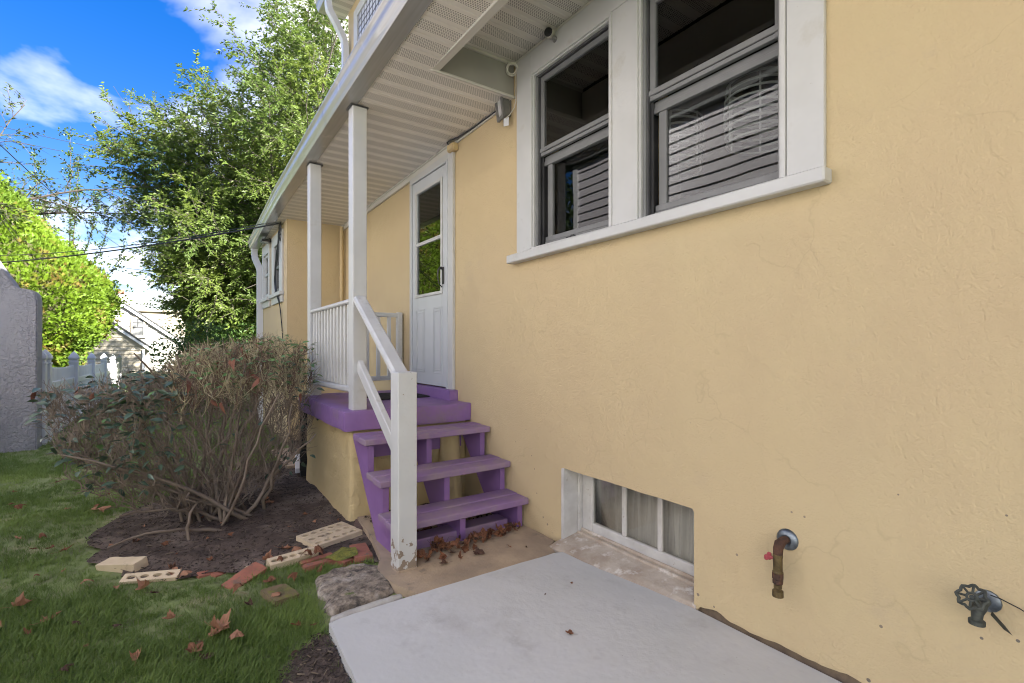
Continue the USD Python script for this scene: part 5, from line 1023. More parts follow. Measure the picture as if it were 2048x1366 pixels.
# ------------------------------------------------------------------ grass, chips
def instancer(name, label, protos, mats, pos, yaw, tilt, scale, idx, kind="stuff", cat=None):
    pi = UsdGeom.PointInstancer.Define(stage, numbered("/World", name)); rel = pi.CreatePrototypesRel(); holder = UsdGeom.Scope.Define(stage, str(pi.GetPath()) + "/shapes")
    for k, (m, mt) in enumerate(zip(protos, mats)):
        pth = f"{pi.GetPath()}/shapes/shape_{k:03d}" if k else f"{pi.GetPath()}/shapes/shape"; usdkit.mesh(stage, pth, geo(m), mt); rel.AddTarget(pth)
    pi.CreatePositionsAttr(Vt.Vec3fArray.FromNumpy(pos.astype(np.float32))); pi.CreateProtoIndicesAttr(Vt.IntArray.FromNumpy(idx.astype(np.int32)))
    n = len(pos); cy, sy = np.cos(yaw / 2), np.sin(yaw / 2); ax = np.random.default_rng(1).uniform(0, 2 * np.pi, n); ct, st = np.cos(tilt / 2), np.sin(tilt / 2)
    qx, qy = st * np.cos(ax), st * np.sin(ax); W_ = ct * cy; Z_ = ct * sy; X_ = qx * cy + qy * sy; Y_ = qy * cy - qx * sy
    pi.CreateOrientationsAttr(Vt.QuathArray([Gf.Quath(float(a), float(b), float(c), float(d)) for a, b, c, d in zip(W_, X_, Y_, Z_)]))
    pi.CreateScalesAttr(Vt.Vec3fArray.FromNumpy(np.repeat(scale[:, None], 3, 1).astype(np.float32)))
    tag(pi.GetPrim(), label, cat, None, kind)
import shapely
rg = np.random.default_rng(91)
def tuft(nb, rad, L, w, lean):
    V = []; F = []; k = 0
    for _ in range(nb):
        a = rg.uniform(0, 2 * np.pi); q = rad * math.sqrt(rg.random()); b = np.array([math.cos(a) * q, math.sin(a) * q, -0.004]); l = rg.uniform(*L); t = rg.uniform(0, 2 * np.pi); ln = abs(rg.normal(0, lean)); d = np.array([math.cos(t) * ln, math.sin(t) * ln, 1.0]); d /= np.linalg.norm(d); s = np.array([-math.sin(t + 0.6), math.cos(t + 0.6), 0]) * w / 2
        mid = b + d * l * 0.55; tip = b + d * l + np.array([math.cos(t), math.sin(t), -0.35]) * l * 0.28 * rg.random()
        V += [b - s, b + s, mid + s * 0.75, mid - s * 0.75, tip]; F += [[k, k + 1, k + 2], [k, k + 2, k + 3], [k + 3, k + 2, k + 4]]; k += 5
    return np.array(V), np.array(F)
LAWN = Polygon([(-1.55, 1.2), (-1.5, 2.3), (-1.44, 2.75), (-1.2, 2.98), (-1.36, 3.22), (-1.67, 3.20), (-1.94, 3.28), (-2.26, 3.46), (-2.36, 3.66), (-2.47, 4.05), (-2.45, 4.42), (-2.34, 4.80), (-2.10, 5.12), (-1.67, 5.58), (-1.27, 5.95), (-0.85, 6.2), (-0.78, 9.5), (-0.2, 13.5), (-3.4, 13.5), (-3.39, 8.3), (-4.45, 8.2), (-4.45, 1.2)]).difference(STRIP)
def scatter(poly, n):
    x0, y0, x1, y1 = poly.bounds; P = rg.uniform([x0, y0], [x1, y1], (int(n * 2.5), 2)); P = P[shapely.contains_xy(poly, P[:, 0], P[:, 1])]; return P[:n]
P = scatter(LAWN, 120000); EDGE = BED.difference(BED.buffer(-0.07)).intersection(sbox(-4, 3.1, -1.0, 7)); P = np.vstack([P, scatter(EDGE, 1500), scatter(STRIP.difference(STRIP.buffer(-0.04)), 120)]); dist = np.hypot(P[:, 0] + 2.06, P[:, 1]); patch = meshkit.fbm(np.column_stack([P * 1.6, 0 * P[:, 0]]), 3, 12)
P = P[(rg.random(len(P)) < np.clip(2.8 / dist, 0.16, 1.0)) & (rg.random(len(P)) < np.clip((patch - 0.30) * 5.0, 0.5, 1))]
edge = np.array([BED.distance(shapely.Point(p)) for p in P]); pt = meshkit.fbm(np.column_stack([P * 1.6, 0 * P[:, 0]]), 3, 12); 
sc = np.clip(0.62 + 0.75 * (pt - 0.35), 0.5, 1.15) * rg.uniform(0.75, 1.2, len(P)) * np.where(edge < 0.10, 0.62, 1)
tufts = [tuft(13, 0.04, (0.028, 0.07), 0.0042, 0.85) for _ in range(7)] + [tuft(12, 0.04, (0.02, 0.05), 0.0032, 1.3)]
instancer("lawn_grass", "short green lawn grass with worn yellowish patches", tufts, [M["grass_blade"]] * 8, np.column_stack([P, ground_z(P[:, 0], P[:, 1])]), rg.uniform(0, 6.28, len(P)), np.zeros(len(P)), sc, rg.integers(0, 8, len(P)))
# clover and stray blades between the edging bricks
E2 = scatter(Polygon([(-1.75, 3.16), (-1.38, 3.24), (-1.05, 2.98), (-1.03, 2.74), (-1.40, 2.72), (-1.62, 2.95)]), 260)
instancer("edging_weeds", "thin weeds and grass between the loose edging bricks", tufts[-3:], [M["grass_blade"]] * 3, np.column_stack([E2, ground_z(E2[:, 0], E2[:, 1]) + 0.01]), rg.uniform(0, 6.28, len(E2)), np.zeros(len(E2)), rg.uniform(0.3, 0.8, len(E2)), rg.integers(0, 3, len(E2)))
def chip(l, w, h): return rough_box((-l / 2, -w / 2, 0), (l / 2, w / 2, h), max(l, w) / 3, h * 0.4, int(rg.integers(1, 99)), h * 0.4, 60)
chips = [chip(*a) for a in ((0.03, 0.012, 0.006), (0.045, 0.009, 0.005), (0.02, 0.016, 0.006), (0.06, 0.006, 0.004), (0.014, 0.01, 0.006))]
C = scatter(BED.buffer(0.03), 7000); C2 = scatter(STRIP.buffer(0.02), 1400)
pos = np.vstack([np.column_stack([C, bed_z(C[:, 0], C[:, 1])]), np.column_stack([C2, strip_z(C2[:, 0], C2[:, 1])])]); n = len(pos)
instancer("bark_mulch", "dark bark chips strewn over the soil", chips, [M["chip"]] * 4 + [M["chip"]], pos, rg.uniform(0, 6.28, n), np.abs(rg.normal(0, 0.35, n)), rg.uniform(0.25, 0.75, n), rg.integers(0, 5, n))
q = rg.choice(n, 900); instancer("pale_wood_bits", "pale splinters and grit scattered through the dark mulch", [chips[1], chips[3], chips[4]], [M["chip_pale"]] * 3, pos[q] + [0, 0, 0.006], rg.uniform(0, 6.28, 900), np.abs(rg.normal(0, 0.3, 900)), rg.uniform(0.3, 0.75, 900), rg.integers(0, 3, 900))

# ------------------------------------------------------------------ fallen leaves
def maple_leaf(seed, curl, R=0.06):
    r = np.random.default_rng(seed); lobes = [(-2.35, 0.55), (-1.25, 0.85), (0.0, 1.0), (1.25, 0.85), (2.35, 0.55)] if seed % 3 != 1 else [(-2.0, 0.42), (-0.9, 0.5), (0.0, 1.0), (0.9, 0.5), (2.0, 0.42)]; out = []
    if seed % 3 == 2: lobes[r.integers(0, 2)] = (lobes[1][0] - 0.3, 0.35)
    for i, (a, l) in enumerate(lobes):
        out.append((a - 0.26, l * 0.80)); out.append((a, l * r.uniform(0.9, 1.1))); out.append((a + 0.26, l * 0.80))
        if i < 4: out.append(((a + lobes[i + 1][0]) / 2, 0.62))
    out.append((math.pi, 0.16)); pol = np.array([(math.sin(a) * l, math.cos(a) * l) for a, l in out]) * R; n = len(pol)
    V = np.vstack([[0, 0], pol * 0.5, pol]); x, y = V.T; t = r.uniform(-0.5, 0.5); u = x * math.cos(t) + y * math.sin(t); w = -x * math.sin(t) + y * math.cos(t)
    z = curl * (u * u) / R * 1.1 + 0.35 * curl * np.abs(w) * np.abs(w) / R + r.normal(0, 0.05 * R, len(V)) * (np.hypot(x, y) > 0.3 * R)
    V = np.column_stack([x * (1 - 0.28 * abs(curl)), y, z - z.min() + 0.002]); k = np.arange(n); k2 = (k + 1) % n
    F = np.vstack([np.column_stack([np.zeros(n, int), 1 + k2, 1 + k]), np.column_stack([1 + k, 1 + k2, 1 + n + k]), np.column_stack([1 + k2, 1 + n + k2, 1 + n + k])])
    st = tube([(0, -0.14 * R, 0.004), (0.1 * R, -0.6 * R, 0.006), (0.05 * R, -1.1 * R, 0.012)], 0.0012, 4)
    return MB().add((V, F)).add(st)
LEAF_TONES = [leaf_mat(f"fallen_leaf_{a}", s, scale=12.0, trans=0.15, rough=0.7) for a, s in (("tan", [(0, (0.30, 0.15, 0.085)), (1, (0.47, 0.27, 0.17))]), ("brown", [(0, (0.15, 0.062, 0.032)), (1, (0.30, 0.14, 0.07))]), ("dark", [(0, (0.06, 0.032, 0.022)), (1, (0.14, 0.07, 0.04))]))]
spots = [(-2.48, 4.94, .08, 0), (-2.67, 3.37, .07, 0), (-2.53, 3.12, .085, 0), (-1.97, 2.47, .07, 1), (-1.88, 2.61, .10, 0), (-1.9, 2.56, .09, 0), (-1.81, 2.48, .065, 0), (-2.05, 2.82, .05, 0), (-2.6, 4.11, .07, 1), (-2.68, 4.22, .05, 1), (-2.75, 4.47, .05, 1), (-2.87, 4.53, .045, 0), (-2.42, 3.47, .055, 0), (-2.16, 3.26, .07, 0), (-2.29, 3.34, .05, 0), (-2.13, 3.16, .045, 2), (-2.17, 2.54, .05, 0), (-1.57, 2.42, .05, 1), (-1.41, 4.38, .085, 0), (-1.72, 3.81, .04, 1), (-1.46, 3.42, .085, 0), (-1.4, 3.33, .06, 0), (-1.58, 3.31, .07, 0), (-2.03, 3.36, .10, 0), (-1.98, 3.33, .06, 0), (-1.39, 3.14, .08, 1), (-1.34, 3.19, .07, 1), (-1.6, 2.96, .06, 1), (-1.5, 2.92, .05, 1), (-1.36, 2.93, .05, 1), (-1.61, 2.77, .05, 0), (-1.76, 2.92, .06, 1), (-2.36, 4.05, .045, 0), (-2.52, 4.99, .06, 0), (-2.65, 3.69, .04, 1), (-2.25, 2.86, .05, 2), (-1.94, 2.40, .06, 2), (-1.73, 2.75, .04, 2), (-2.42, 3.02, .04, 2), (-1.86, 3.48, .04, 1), (-2.08, 3.81, .05, 1), (-2.4, 2.6, .055, 2), (-2.2, 2.35, .04, 1), (-3.0, 5.2, .07, 1), (-2.9, 6.1, .07, 1), (-1.2, 4.0, .045, 1), (-1.30, 3.20, .075, 1), (-1.26, 3.28, .06, 1), (-1.45, 3.22, .06, 0), (-1.52, 3.19, .05, 1)]
for q_ in scatter(LAWN.intersection(sbox(-3.2, 1.9, -1.2, 6.5)), 26): spots.append((float(q_[0]), float(q_[1]), float(rg.uniform(0.02, 0.045)), int(rg.integers(0, 3))))
for q_ in scatter(BED.intersection(sbox(-2.5, 3.2, -1.0, 5.0)), 22): spots.append((float(q_[0]), float(q_[1]), float(rg.uniform(0.018, 0.05)), int(rg.integers(0, 3))))
leaf_src = []
for k in range(9):
    p = numbered("/World", "fallen_leaf"); x, y, s, tone = spots[k]; g = usdkit.mesh(stage, p, geo(maple_leaf(200 + k, (0.6, 1.3, 0.95)[k % 3] * (1 if k % 4 else -0.8), 0.09)), LEAF_TONES[k // 3])
    leaf_src.append(p)
def leaf_at(k, src, x, y, z, s, tilt=(0, 0)):
    """Uses the source itself first, later copies reference it."""
    rot = (tilt[0], tilt[1], float(rg.uniform(0, 360))); sc_ = s / 0.112
    if src not in used_src:
        used_src.add(src); g = UsdGeom.Xformable(stage.GetPrimAtPath(src)); g.AddTranslateOp().Set(Gf.Vec3d(x, y, z)); g.AddRotateXYZOp().Set(Gf.Vec3f(*map(float, rot))); g.AddScaleOp().Set(Gf.Vec3f(sc_)); return g.GetPrim()
    p = numbered("/World", "fallen_leaf"); m = UsdGeom.Mesh.Define(stage, p); m.GetPrim().GetReferences().AddInternalReference(src)
    m.ClearXformOpOrder(); m.AddTranslateOp().Set(Gf.Vec3d(x, y, z)); m.AddRotateXYZOp().Set(Gf.Vec3f(*map(float, rot))); m.AddScaleOp().Set(Gf.Vec3f(sc_)); return m.GetPrim()
used_src = set()
def surf_z(x, y):
    pt_ = shapely.Point(x, y)
    if BED.contains(pt_): return float(bed_z(np.array([x]), np.array([y]))[0])
    if STRIP.contains(pt_): return float(strip_z(np.array([x]), np.array([y]))[0])
    return float(ground_z(np.array([x]), np.array([y]))[0]) + (0.018 if LAWN.contains(pt_) else 0.0)
for k, (x, y, s, tone) in enumerate(spots):
    pr = leaf_at(k, leaf_src[tone * 3 + k % 3], x, y, surf_z(x, y) + 0.004, s, (rg.uniform(-14, 14), rg.uniform(-14, 14)))
    where = "the mulch bed" if BED.contains(shapely.Point(x, y)) else "the grass"
    size = "large" if s >= 0.075 else "middling" if s >= 0.05 else "small"; hue = ("pale tan", "rusty brown", "dark brown")[tone]; form = ("curled", "narrow", "torn")[(200 + tone * 3 + k % 3) % 3 if False else k % 3]
    tag(pr, f"{size} {hue} {form} leaf on {where}" + (" near the slab" if y < 2.75 else " beside the edging bricks" if y < 3.5 else " below the bush" if x > -2.35 else " at the left of the photo"), "leaf", f"dry leaves on {where}")
# leaves heaped below the steps
for k in range(95):
    x = -0.10 - 0.80 * rg.random() ** 0.8 if k < 60 else rg.uniform(-0.88, -0.08); x = float(np.clip(x, -0.89, -0.06)); w = 0.11 if -0.85 < x < -0.45 else 0.05
    y = 2.775 - 0.03 + rg.normal(0, w * 0.55) - (0.03 if x < -0.45 else 0) + 0.03 * (x + 0.5); z = 0.0 + 0.055 * rg.random() * max(0.15, 1 - abs(y - 2.74) / 0.12) * (1.0 if x < -0.4 else 0.5)
    if k >= 72: y = rg.uniform(2.98, 3.5); z = 0.005; x = rg.uniform(-0.88, -0.14)
    pr = leaf_at(k, leaf_src[(3, 4, 5, 6, 3, 5)[k % 6]], x, float(y), float(z), float(rg.uniform(0.035, 0.075)), (rg.uniform(-70, 70), rg.uniform(-70, 70)))
    tag(pr, "brown leaf heaped under the bottom tread of the purple steps" if k < 72 else "dark leaf lying in the shade behind the open purple steps", "leaf", "leaves heaped under the steps" if k < 72 else "leaves behind the open steps")
for (x, y, s, lab, t) in ((-0.635, 1.614, 0.036, "small rust brown leaf alone in the middle of the slab", 3), (-0.336, 1.949, 0.018, "tiny brown leaf on the slab nearest the basement window", 4), (-0.514, 1.946, 0.013, "tiny dark leaf scrap on the slab left of the tiny brown leaf", 6), (-0.33, 2.52, 0.03, "curled brown leaf on the worn pad in front of the leaf heap", 5), (-0.25, 2.46, 0.015, "very small dark leaf on the worn concrete pad", 7)):
    pr = leaf_at(0, leaf_src[t], x, y, 0.003, s, (8, 5)); tag(pr, lab, "leaf")
# debris and dirt under the steps
D_ = np.column_stack([rg.uniform(-0.9, -0.05, 900), rg.uniform(2.86, 3.6, 900)])
instancer("step_debris", "dark leaf litter and crumbs under the purple steps", chips, [M["chip"]] * 5, np.column_stack([D_, np.full(900, 0.0)]), rg.uniform(0, 6.28, 900), np.abs(rg.normal(0, 0.5, 900)), rg.uniform(0.4, 0.9, 900), rg.integers(0, 5, 900))

# ------------------------------------------------------------------ loose bricks and stones along the bed
def oriented(lo, hi, T, step, amp, seed, r=0.006, freq=18.0):
    v, f = rough_box(lo, hi, step, amp, seed, r, freq); return v @ T[:3, :3].T + T[:3, 3], f
def holed_brick(L, Wd, Hh, nholes, rad, ex=1.45):
    poly = sbox(0, 0, L, Wd).buffer(-0.004).buffer(0.004)
    for k in range(nholes): poly = poly.difference(shapely.affinity.scale(shapely.Point(L * (k + 0.7) / (nholes + 0.4), Wd / 2).buffer(rad, 10), ex, 1.0))
    return ext_z(poly, 0, Hh).add(MB().box(0.01, L - 0.01, 0.01, Wd - 0.01, 0.0, Hh * 0.2).build())
import shapely.affinity
ang = 17.5
for k, lab in enumerate(("rearmost of three pale perforated bricks laid side by side on the mulch", "middle one of three pale perforated bricks laid side by side on the mulch", "nearest of three pale perforated bricks laid side by side on the mulch")):
    o = np.array([-1.347, 3.527, -0.070]) + np.array([0.012, -0.092, 0]) * (k + 1) + np.array([0.008 * (k - 1), 0, 0.002 * k]); T = rotz(ang + (0.4, -0.3, 0.5)[k], o)
    t = Thing("cream_brick", lab, "brick", o); v, f = holed_brick(0.345, 0.085, 0.055, 5, 0.0165).build(); t.part("brick_body", (v @ T[:3, :3].T + T[:3, 3], f), M["brick_cream"])
def brick(name, lab, o, yaw, size, m, seed, pitch=0.0, roll=0.0, holes=0, cat="brick"):
    T = rotz(yaw, o) @ trimesh.transformations.euler_matrix(math.radians(pitch), math.radians(roll), 0)
    if holes: v, f = holed_brick(*size, holes, 0.015).build(); v = v @ T[:3, :3].T + T[:3, 3]
    else: v, f = oriented((0, 0, 0), size, T, 0.022, 0.0055, seed)
    solo(name, (v, f), m, lab, cat, smooth=40 if not holes else False)
brick("cream_brick", "rough faced pale brick tilted at the left end of the bed edging", (-2.40, 3.72, -0.098), -46, (0.27, 0.09, 0.08), M["brick_cream"], 61, 8, -6)
brick("cream_brick", "pale perforated brick half sunk in grass right of the rough faced one", (-2.28, 3.43, -0.088), -22, (0.28, 0.07, 0.055), M["brick_cream"], 62, 14, 0, 4)
brick("cream_brick", "pale perforated brick half buried under leaves in the middle of the edging", (-1.58, 3.15, -0.075), 8, (0.28, 0.08, 0.055), M["brick_cream"], 63, 10, 0, 5)
brick("red_brick", "flat red brick tilted out of the grass in the middle of the edging", (-1.78, 3.02, -0.088), 32, (0.22, 0.095, 0.03), M["brick_red"], 64, 14, -10)
brick("red_brick", "narrow red brick on edge nearest the rough stone", (-1.42, 3.02, -0.098), 5, (0.20, 0.05, 0.07), M["brick_red"], 65, 0, 0)
brick("red_brick", "narrow red brick on edge behind the nearest one", (-1.42, 3.10, -0.105), 9, (0.20, 0.05, 0.07), M["brick_red"], 66, 0, 0)
brick("red_brick", "square cut red brick lying flat beside the stair stringer", (-1.045, 2.945, -0.062), 82, (0.24, 0.105, 0.045), M["brick_red"], 67, 0, 2)
brick("red_brick", "broken red brick corner between moss and the rough stone", (-1.22, 2.955, -0.085), 30, (0.10, 0.08, 0.06), M["brick_red"], 68, 5, 8)
brick("mossy_brick", "mossy old brick sunk in the grass left of the rough stone", (-1.63, 2.70, -0.085), 14, (0.13, 0.18, 0.06), M["brick_moss"], 69, 0, 4)
brick("dark_paver", "dark flat paver wedged between the porch base and the steps", (-0.90, 3.42, -0.06), 68, (0.30, 0.12, 0.035), M["brick_dark"], 70, 0, 0, cat="paver")
for k, (x, y, yaw, lab) in enumerate(((-2.06, 3.36, -10, "broken reddish shard at the left middle of the bed edging"), (-1.93, 3.28, 15, "small broken red shard right of the larger reddish shard"), (-1.85, 3.24, 30, "pale pink shard beside the tilted flat red brick"), (-1.70, 3.24, 8, "long pale shard on the rim of the mulch bed"))):
    brick("brick_shard", lab, (x, y, -0.08), yaw, ((0.10, 0.05, 0.045), (0.09, 0.05, 0.04), (0.07, 0.05, 0.035), (0.16, 0.045, 0.03))[k], M["brick_red"] if k < 3 else M["brick_cream"], 71 + k, 12, 10, cat="brick shard")
solo("moss_patch", heightfield(Polygon([(-1.30, 3.06), (-1.16, 3.16), (-1.10, 3.10), (-1.12, 2.99), (-1.24, 2.98)]), 0.012, lambda x, y: -0.030 + 0.03 * meshkit.fbm(np.stack([x * 22, y * 22, 0 * x], -1), 3, 6)), M["moss"], "yellow green moss patch among the red edging bricks", "moss", smooth=True)
st_poly = Polygon([(-1.40, 2.86), (-1.31, 2.91), (-1.19, 2.92), (-1.10, 2.86), (-1.035, 2.77), (-1.05, 2.62), (-1.09, 2.49), (-1.20, 2.44), (-1.42, 2.44), (-1.44, 2.52), (-1.40, 2.60), (-1.43, 2.66)])
def stone_z(x, y):
    e = np.array([st_poly.exterior.distance(shapely.Point(a, b)) for a, b in zip(np.atleast_1d(x), np.atleast_1d(y))])
    return -0.012 - 0.03 * np.exp(-e / 0.015) + 0.018 * (meshkit.fbm(np.stack([x * 9, y * 9, 0 * x], -1), 4, 14) - 0.5) + 0.014 * (meshkit.fbm(np.stack([x * 45, y * 45, 0 * x], -1), 2, 15) - 0.5)
hv, hf = heightfield(st_poly, 0.013, stone_z); rr = np.array([st_poly.exterior.interpolate(t).coords[0] for t in np.arange(0, st_poly.exterior.length, 0.013)]); n = len(rr); zt = stone_z(rr[:, 0], rr[:, 1]); k = np.arange(n); k2 = (k + 1) % n
sV = np.vstack([np.column_stack([rr, zt]), np.column_stack([rr, np.full(n, -0.12)])]); sF = np.stack([k, n + k, n + k2, k2], 1)
solo("rough_stone", MB().add((hv, hf)).add((sV, sF if st_poly.exterior.is_ccw else sF[:, ::-1])), M["stone"], "rough dark lichened stone slab at the corner of the concrete", "stone", smooth=60)

# ------------------------------------------------------------------ fixtures on the wall
tap = Thing("pipe_tap", "rusty pipe tap with a red lever hanging from the yellow wall", "tap", (0, 1.02, 0.46))
XZ = frame_T((0, 1.017, 0.463), (0, 1, 0), (0, 0, 1), (-1, 0, 0))   # local z points out of the wall, local x along y
XZ = frame_T((0, 1.017, 0.463), (0, -1, 0), (0, 0, 1), (-1, 0, 0))
tap.part("escutcheon", lathe([(0.0, 0.012), (0.014, 0.012), (0.022, 0.016), (0.034, 0.012), (0.042, 0.005), (0.044, -0.004)], 18, XZ), M["chrome"], smooth=40)
tap.part("elbow", MB().tube([(0.01, 1.017, 0.463), (-0.04, 1.017, 0.465), (-0.058, 1.019, 0.458), (-0.066, 1.021, 0.44), (-0.067, 1.022, 0.405)], [0.014, 0.017, 0.020, 0.0185, 0.0165], 12), M["rust"], smooth=40)
DN = frame_T((-0.067, 1.022, 0.0), (1, 0, 0), (0, 1, 0), (0, 0, 1))
tap.part("valve_body", lathe([(0.0, 0.418), (0.018, 0.418), (0.019, 0.41), (0.0175, 0.40), (0.0175, 0.352), (0.020, 0.349), (0.020, 0.345), (0.0, 0.345)], 12, DN), M["brass"], smooth=30)
tap.part("coupling", lathe([(0.0, 0.3445), (0.0215, 0.3445), (0.0215, 0.322), (0.018, 0.318), (0.0205, 0.313), (0.0195, 0.302), (0.012, 0.298), (0.0, 0.298)], 8, DN), M["rust"], smooth=25)
tap.part("nozzle", lathe([(0.0, 0.2975), (0.015, 0.2975), (0.015, 0.283), (0.012, 0.279), (0.0205, 0.272), (0.021, 0.25), (0.016, 0.248), (0.014, 0.256), (0.0, 0.256)], 12, DN), M["brass"], smooth=30)
tap.part("red_lever", MB().tube([(-0.067, 1.035, 0.395), (-0.068, 1.052, 0.398)], 0.006, 8).box(-0.074, -0.060, 1.048, 1.064, 0.384, 0.414, 0.004).box(-0.078, -0.056, 1.058, 1.075, 0.380, 0.402, 0.005), M["red_plastic"], smooth=30)
hb = Thing("garden_tap", "dark weathered garden tap with a spoked hand wheel low on the wall", "tap", (0, 0.44, 0.47))
hb.part("flange", lathe([(0.0, 0.012), (0.02, 0.012), (0.032, 0.006), (0.034, -0.004)], 14, frame_T((0, 0.42, 0.468), (0, -1, 0), (0, 0, 1), (-1, 0, 0))), M["chrome"], smooth=40)
hb.part("body", MB().tube([(0.01, 0.42, 0.468), (-0.035, 0.424, 0.468), (-0.055, 0.428, 0.462), (-0.066, 0.43, 0.445), (-0.070, 0.430, 0.425)], [0.012, 0.014, 0.019, 0.015, 0.013], 12), M["verdigris"], smooth=40)
hb.part("spout_collar", lathe([(0.0, 0.0), (0.014, 0.0), (0.020, -0.004), (0.020, -0.016), (0.014, -0.018), (0.012, -0.01), (0.0, -0.01)], 14, frame_T((-0.070, 0.430, 0.43), (1, 0, 0), (0, 1, 0), (0, 0, 1))), M["verdigris"], smooth=30)
wd = unit((-0.75, 0.12, 0.62)); wx = unit(np.cross((0, 1, 0), wd)); wy = np.cross(wd, wx); wc = np.array([-0.055, 0.43, 0.468]) + wd * 0.05
hb.part("stem", MB().tube([(-0.055, 0.428, 0.464), tuple(wc)], [0.013, 0.007], 10), M["verdigris"], smooth=40)
wh = MB(); ca = np.linspace(0, 2 * np.pi, 33); wh.add(tube([wc + (wx * math.cos(a) + wy * math.sin(a)) * (0.034 + 0.0035 * math.cos(a * 8)) for a in ca], 0.0045, 6, False)); wh.add(tube([wc + (wx * math.cos(a) + wy * math.sin(a)) * 0.012 for a in ca[::2]], 0.004, 6, False))
for a in np.arange(0, 2 * np.pi, np.pi / 4): wh.tube([wc + (wx * math.cos(a) + wy * math.sin(a)) * 0.011, wc + (wx * math.cos(a) + wy * math.sin(a)) * 0.034], 0.0035, 5)
hb.part("hand_wheel", wh, M["verdigris"], smooth=40)
hb.part("bent_tag", (np.array([(-0.03, 0.405, 0.452), (-0.045, 0.372, 0.425), (-0.028, 0.38, 0.408), (-0.02, 0.41, 0.435), (-0.02, 0.362, 0.395)]), np.array([[0, 1, 3], [1, 2, 3], [1, 4, 2]])), M["verdigris"])
solo("thin_wire", tube([(-0.012, 0.412, 0.492), (-0.012, 0.39, 0.490), (-0.008, 0.35, 0.477), (-0.010, 0.30, 0.455), (-0.006, 0.2, 0.43), (-0.004, 0.0, 0.42)], 0.0016, 5), M["cable_black"], "thin dark wire trailing along the wall from the garden tap", "wire")

seccam = Thing("security_camera", "small round white security camera with a black lens under the soffit", "camera", (-0.03, 2.46, 3.25))
cd = unit((-0.80, -0.50, -0.22)); cx_ = unit(np.cross((0, 0, 1), cd)); CT = frame_T(np.array([-0.055, 2.475, 3.245]), cx_, np.cross(cd, cx_), cd)
seccam.part("housing", lathe([(0.0, -0.035), (0.018, -0.034), (0.027, -0.026), (0.030, -0.012), (0.030, 0.028), (0.028, 0.032)], 24, CT), M["cable_white"], smooth=40)
seccam.part("lens", lathe([(0.0, 0.0315), (0.018, 0.031), (0.0265, 0.0295), (0.0275, 0.027)], 24, CT), M["black"], smooth=40)
seccam.part("mount", lathe([(0.0, -0.012), (0.016, -0.010), (0.022, 0.0), (0.020, 0.016), (0.010, 0.030), (0.0, 0.032)], 16, frame_T((-0.012, 2.46, 3.205), (0, 1, 0), unit((-0.3, 0, 1)), (-1, 0, 0.3))), M["grey_metal"], smooth=40)
coil = MB(); r0 = np.random.default_rng(8)
V = unit(np.array([-2.06, 0, 1.25]) - np.array([-0.055, 2.9, 3.21])); cx_ = unit(np.cross((0, 0, 1), V)); cy_ = np.cross(V, cx_); cc = np.array([-0.05, 2.905, 3.215])
ts = np.linspace(0, 2 * np.pi * 5, 150); coil.add(tube([cc + cx_ * math.cos(t) * (0.036 + 0.007 * math.sin(t * 0.37) + 0.003 * math.sin(2 * t)) + cy_ * math.sin(t) * (0.036 + 0.007 * math.sin(t * 0.37)) + V * 0.006 * math.sin(t * 1.7) for t in ts], 0.0036, 6))
coil.tube([(-0.03, 2.91, 3.25), (-0.012, 2.90, 3.285)], 0.0036, 6).tube([(-0.02, 2.90, 3.18), (-0.016, 2.905, 3.1), (-0.015, 2.91, 3.0), (-0.018, 2.925, 2.955), (-0.035, 2.955, 2.915), (-0.05, 2.985, 2.895)], 0.0032, 6)
ct = Thing("cable_coil", "coiled off white cable hanging at the corner of the window casing", "cable", (-0.05, 2.9, 3.2)); ct.part("coil", coil, M["cable_white"], smooth=60)
tg = MB().box(-0.004, 0.0, -0.022, 0.022, -0.06, 0.0, 0.001); v, f = tg.build(); RT = rotz(25, (-0.045, 2.985, 2.90)); ct.part("paper_tag", (v @ RT[:3, :3].T + RT[:3, 3], f), M["vinyl"])
fl = Thing("floodlight", "grey metal floodlight under the soffit beside the window", "light", (-0.06, 3.02, 2.98))
fd = unit((-0.93, 0.16, -0.12)); fx_ = unit(np.cross((0, 0, 1), fd)); FT = frame_T(np.array([-0.055, 3.03, 2.995]), fx_, np.cross(fd, fx_), fd)
fl.part("housing", MB().box(-0.045, 0.045, -0.085, 0.075, -0.05, 0.012, 0.012, FT).box(-0.035, 0.035, -0.065, 0.055, -0.075, -0.05, 0.008, FT), M["grey_metal"])
fo = sbox(-0.058, -0.10, 0.058, 0.085).buffer(-0.02).buffer(0.02).difference(sbox(-0.036, -0.072, 0.036, 0.062).buffer(-0.018).buffer(0.018)); fl.part("front_frame", MB().add(ext_z(fo, 0.0125, 0.026).build(), FT), M["grey_metal"])
fl.part("lens", MB().box(-0.036, 0.036, -0.072, 0.062, 0.0122, 0.015, 0.001, FT), M["lamp_lens"])
fl.part("bracket", MB().tube([(-0.045, 3.035, 3.05), (-0.04, 3.05, 3.075)], 0.008, 6).tube([(-0.02, 3.06, 2.99), (0.0, 3.07, 3.0)], 0.014, 8), M["grey_metal"])
jb = Thing("junction_box", "tan junction box on the wall above the storm door", "box", (-0.02, 3.86, 3.05))
jz = float(zs(3.86)); jb.part("box", MB().box(-0.055, -0.001, 3.79, 3.90, jz - 0.085, jz - 0.02, 0.008), M["tan_box"]); jb.part("lid", MB().box(-0.062, -0.0555, 3.80, 3.89, jz - 0.078, jz - 0.027, 0.005), M["tan_box"])
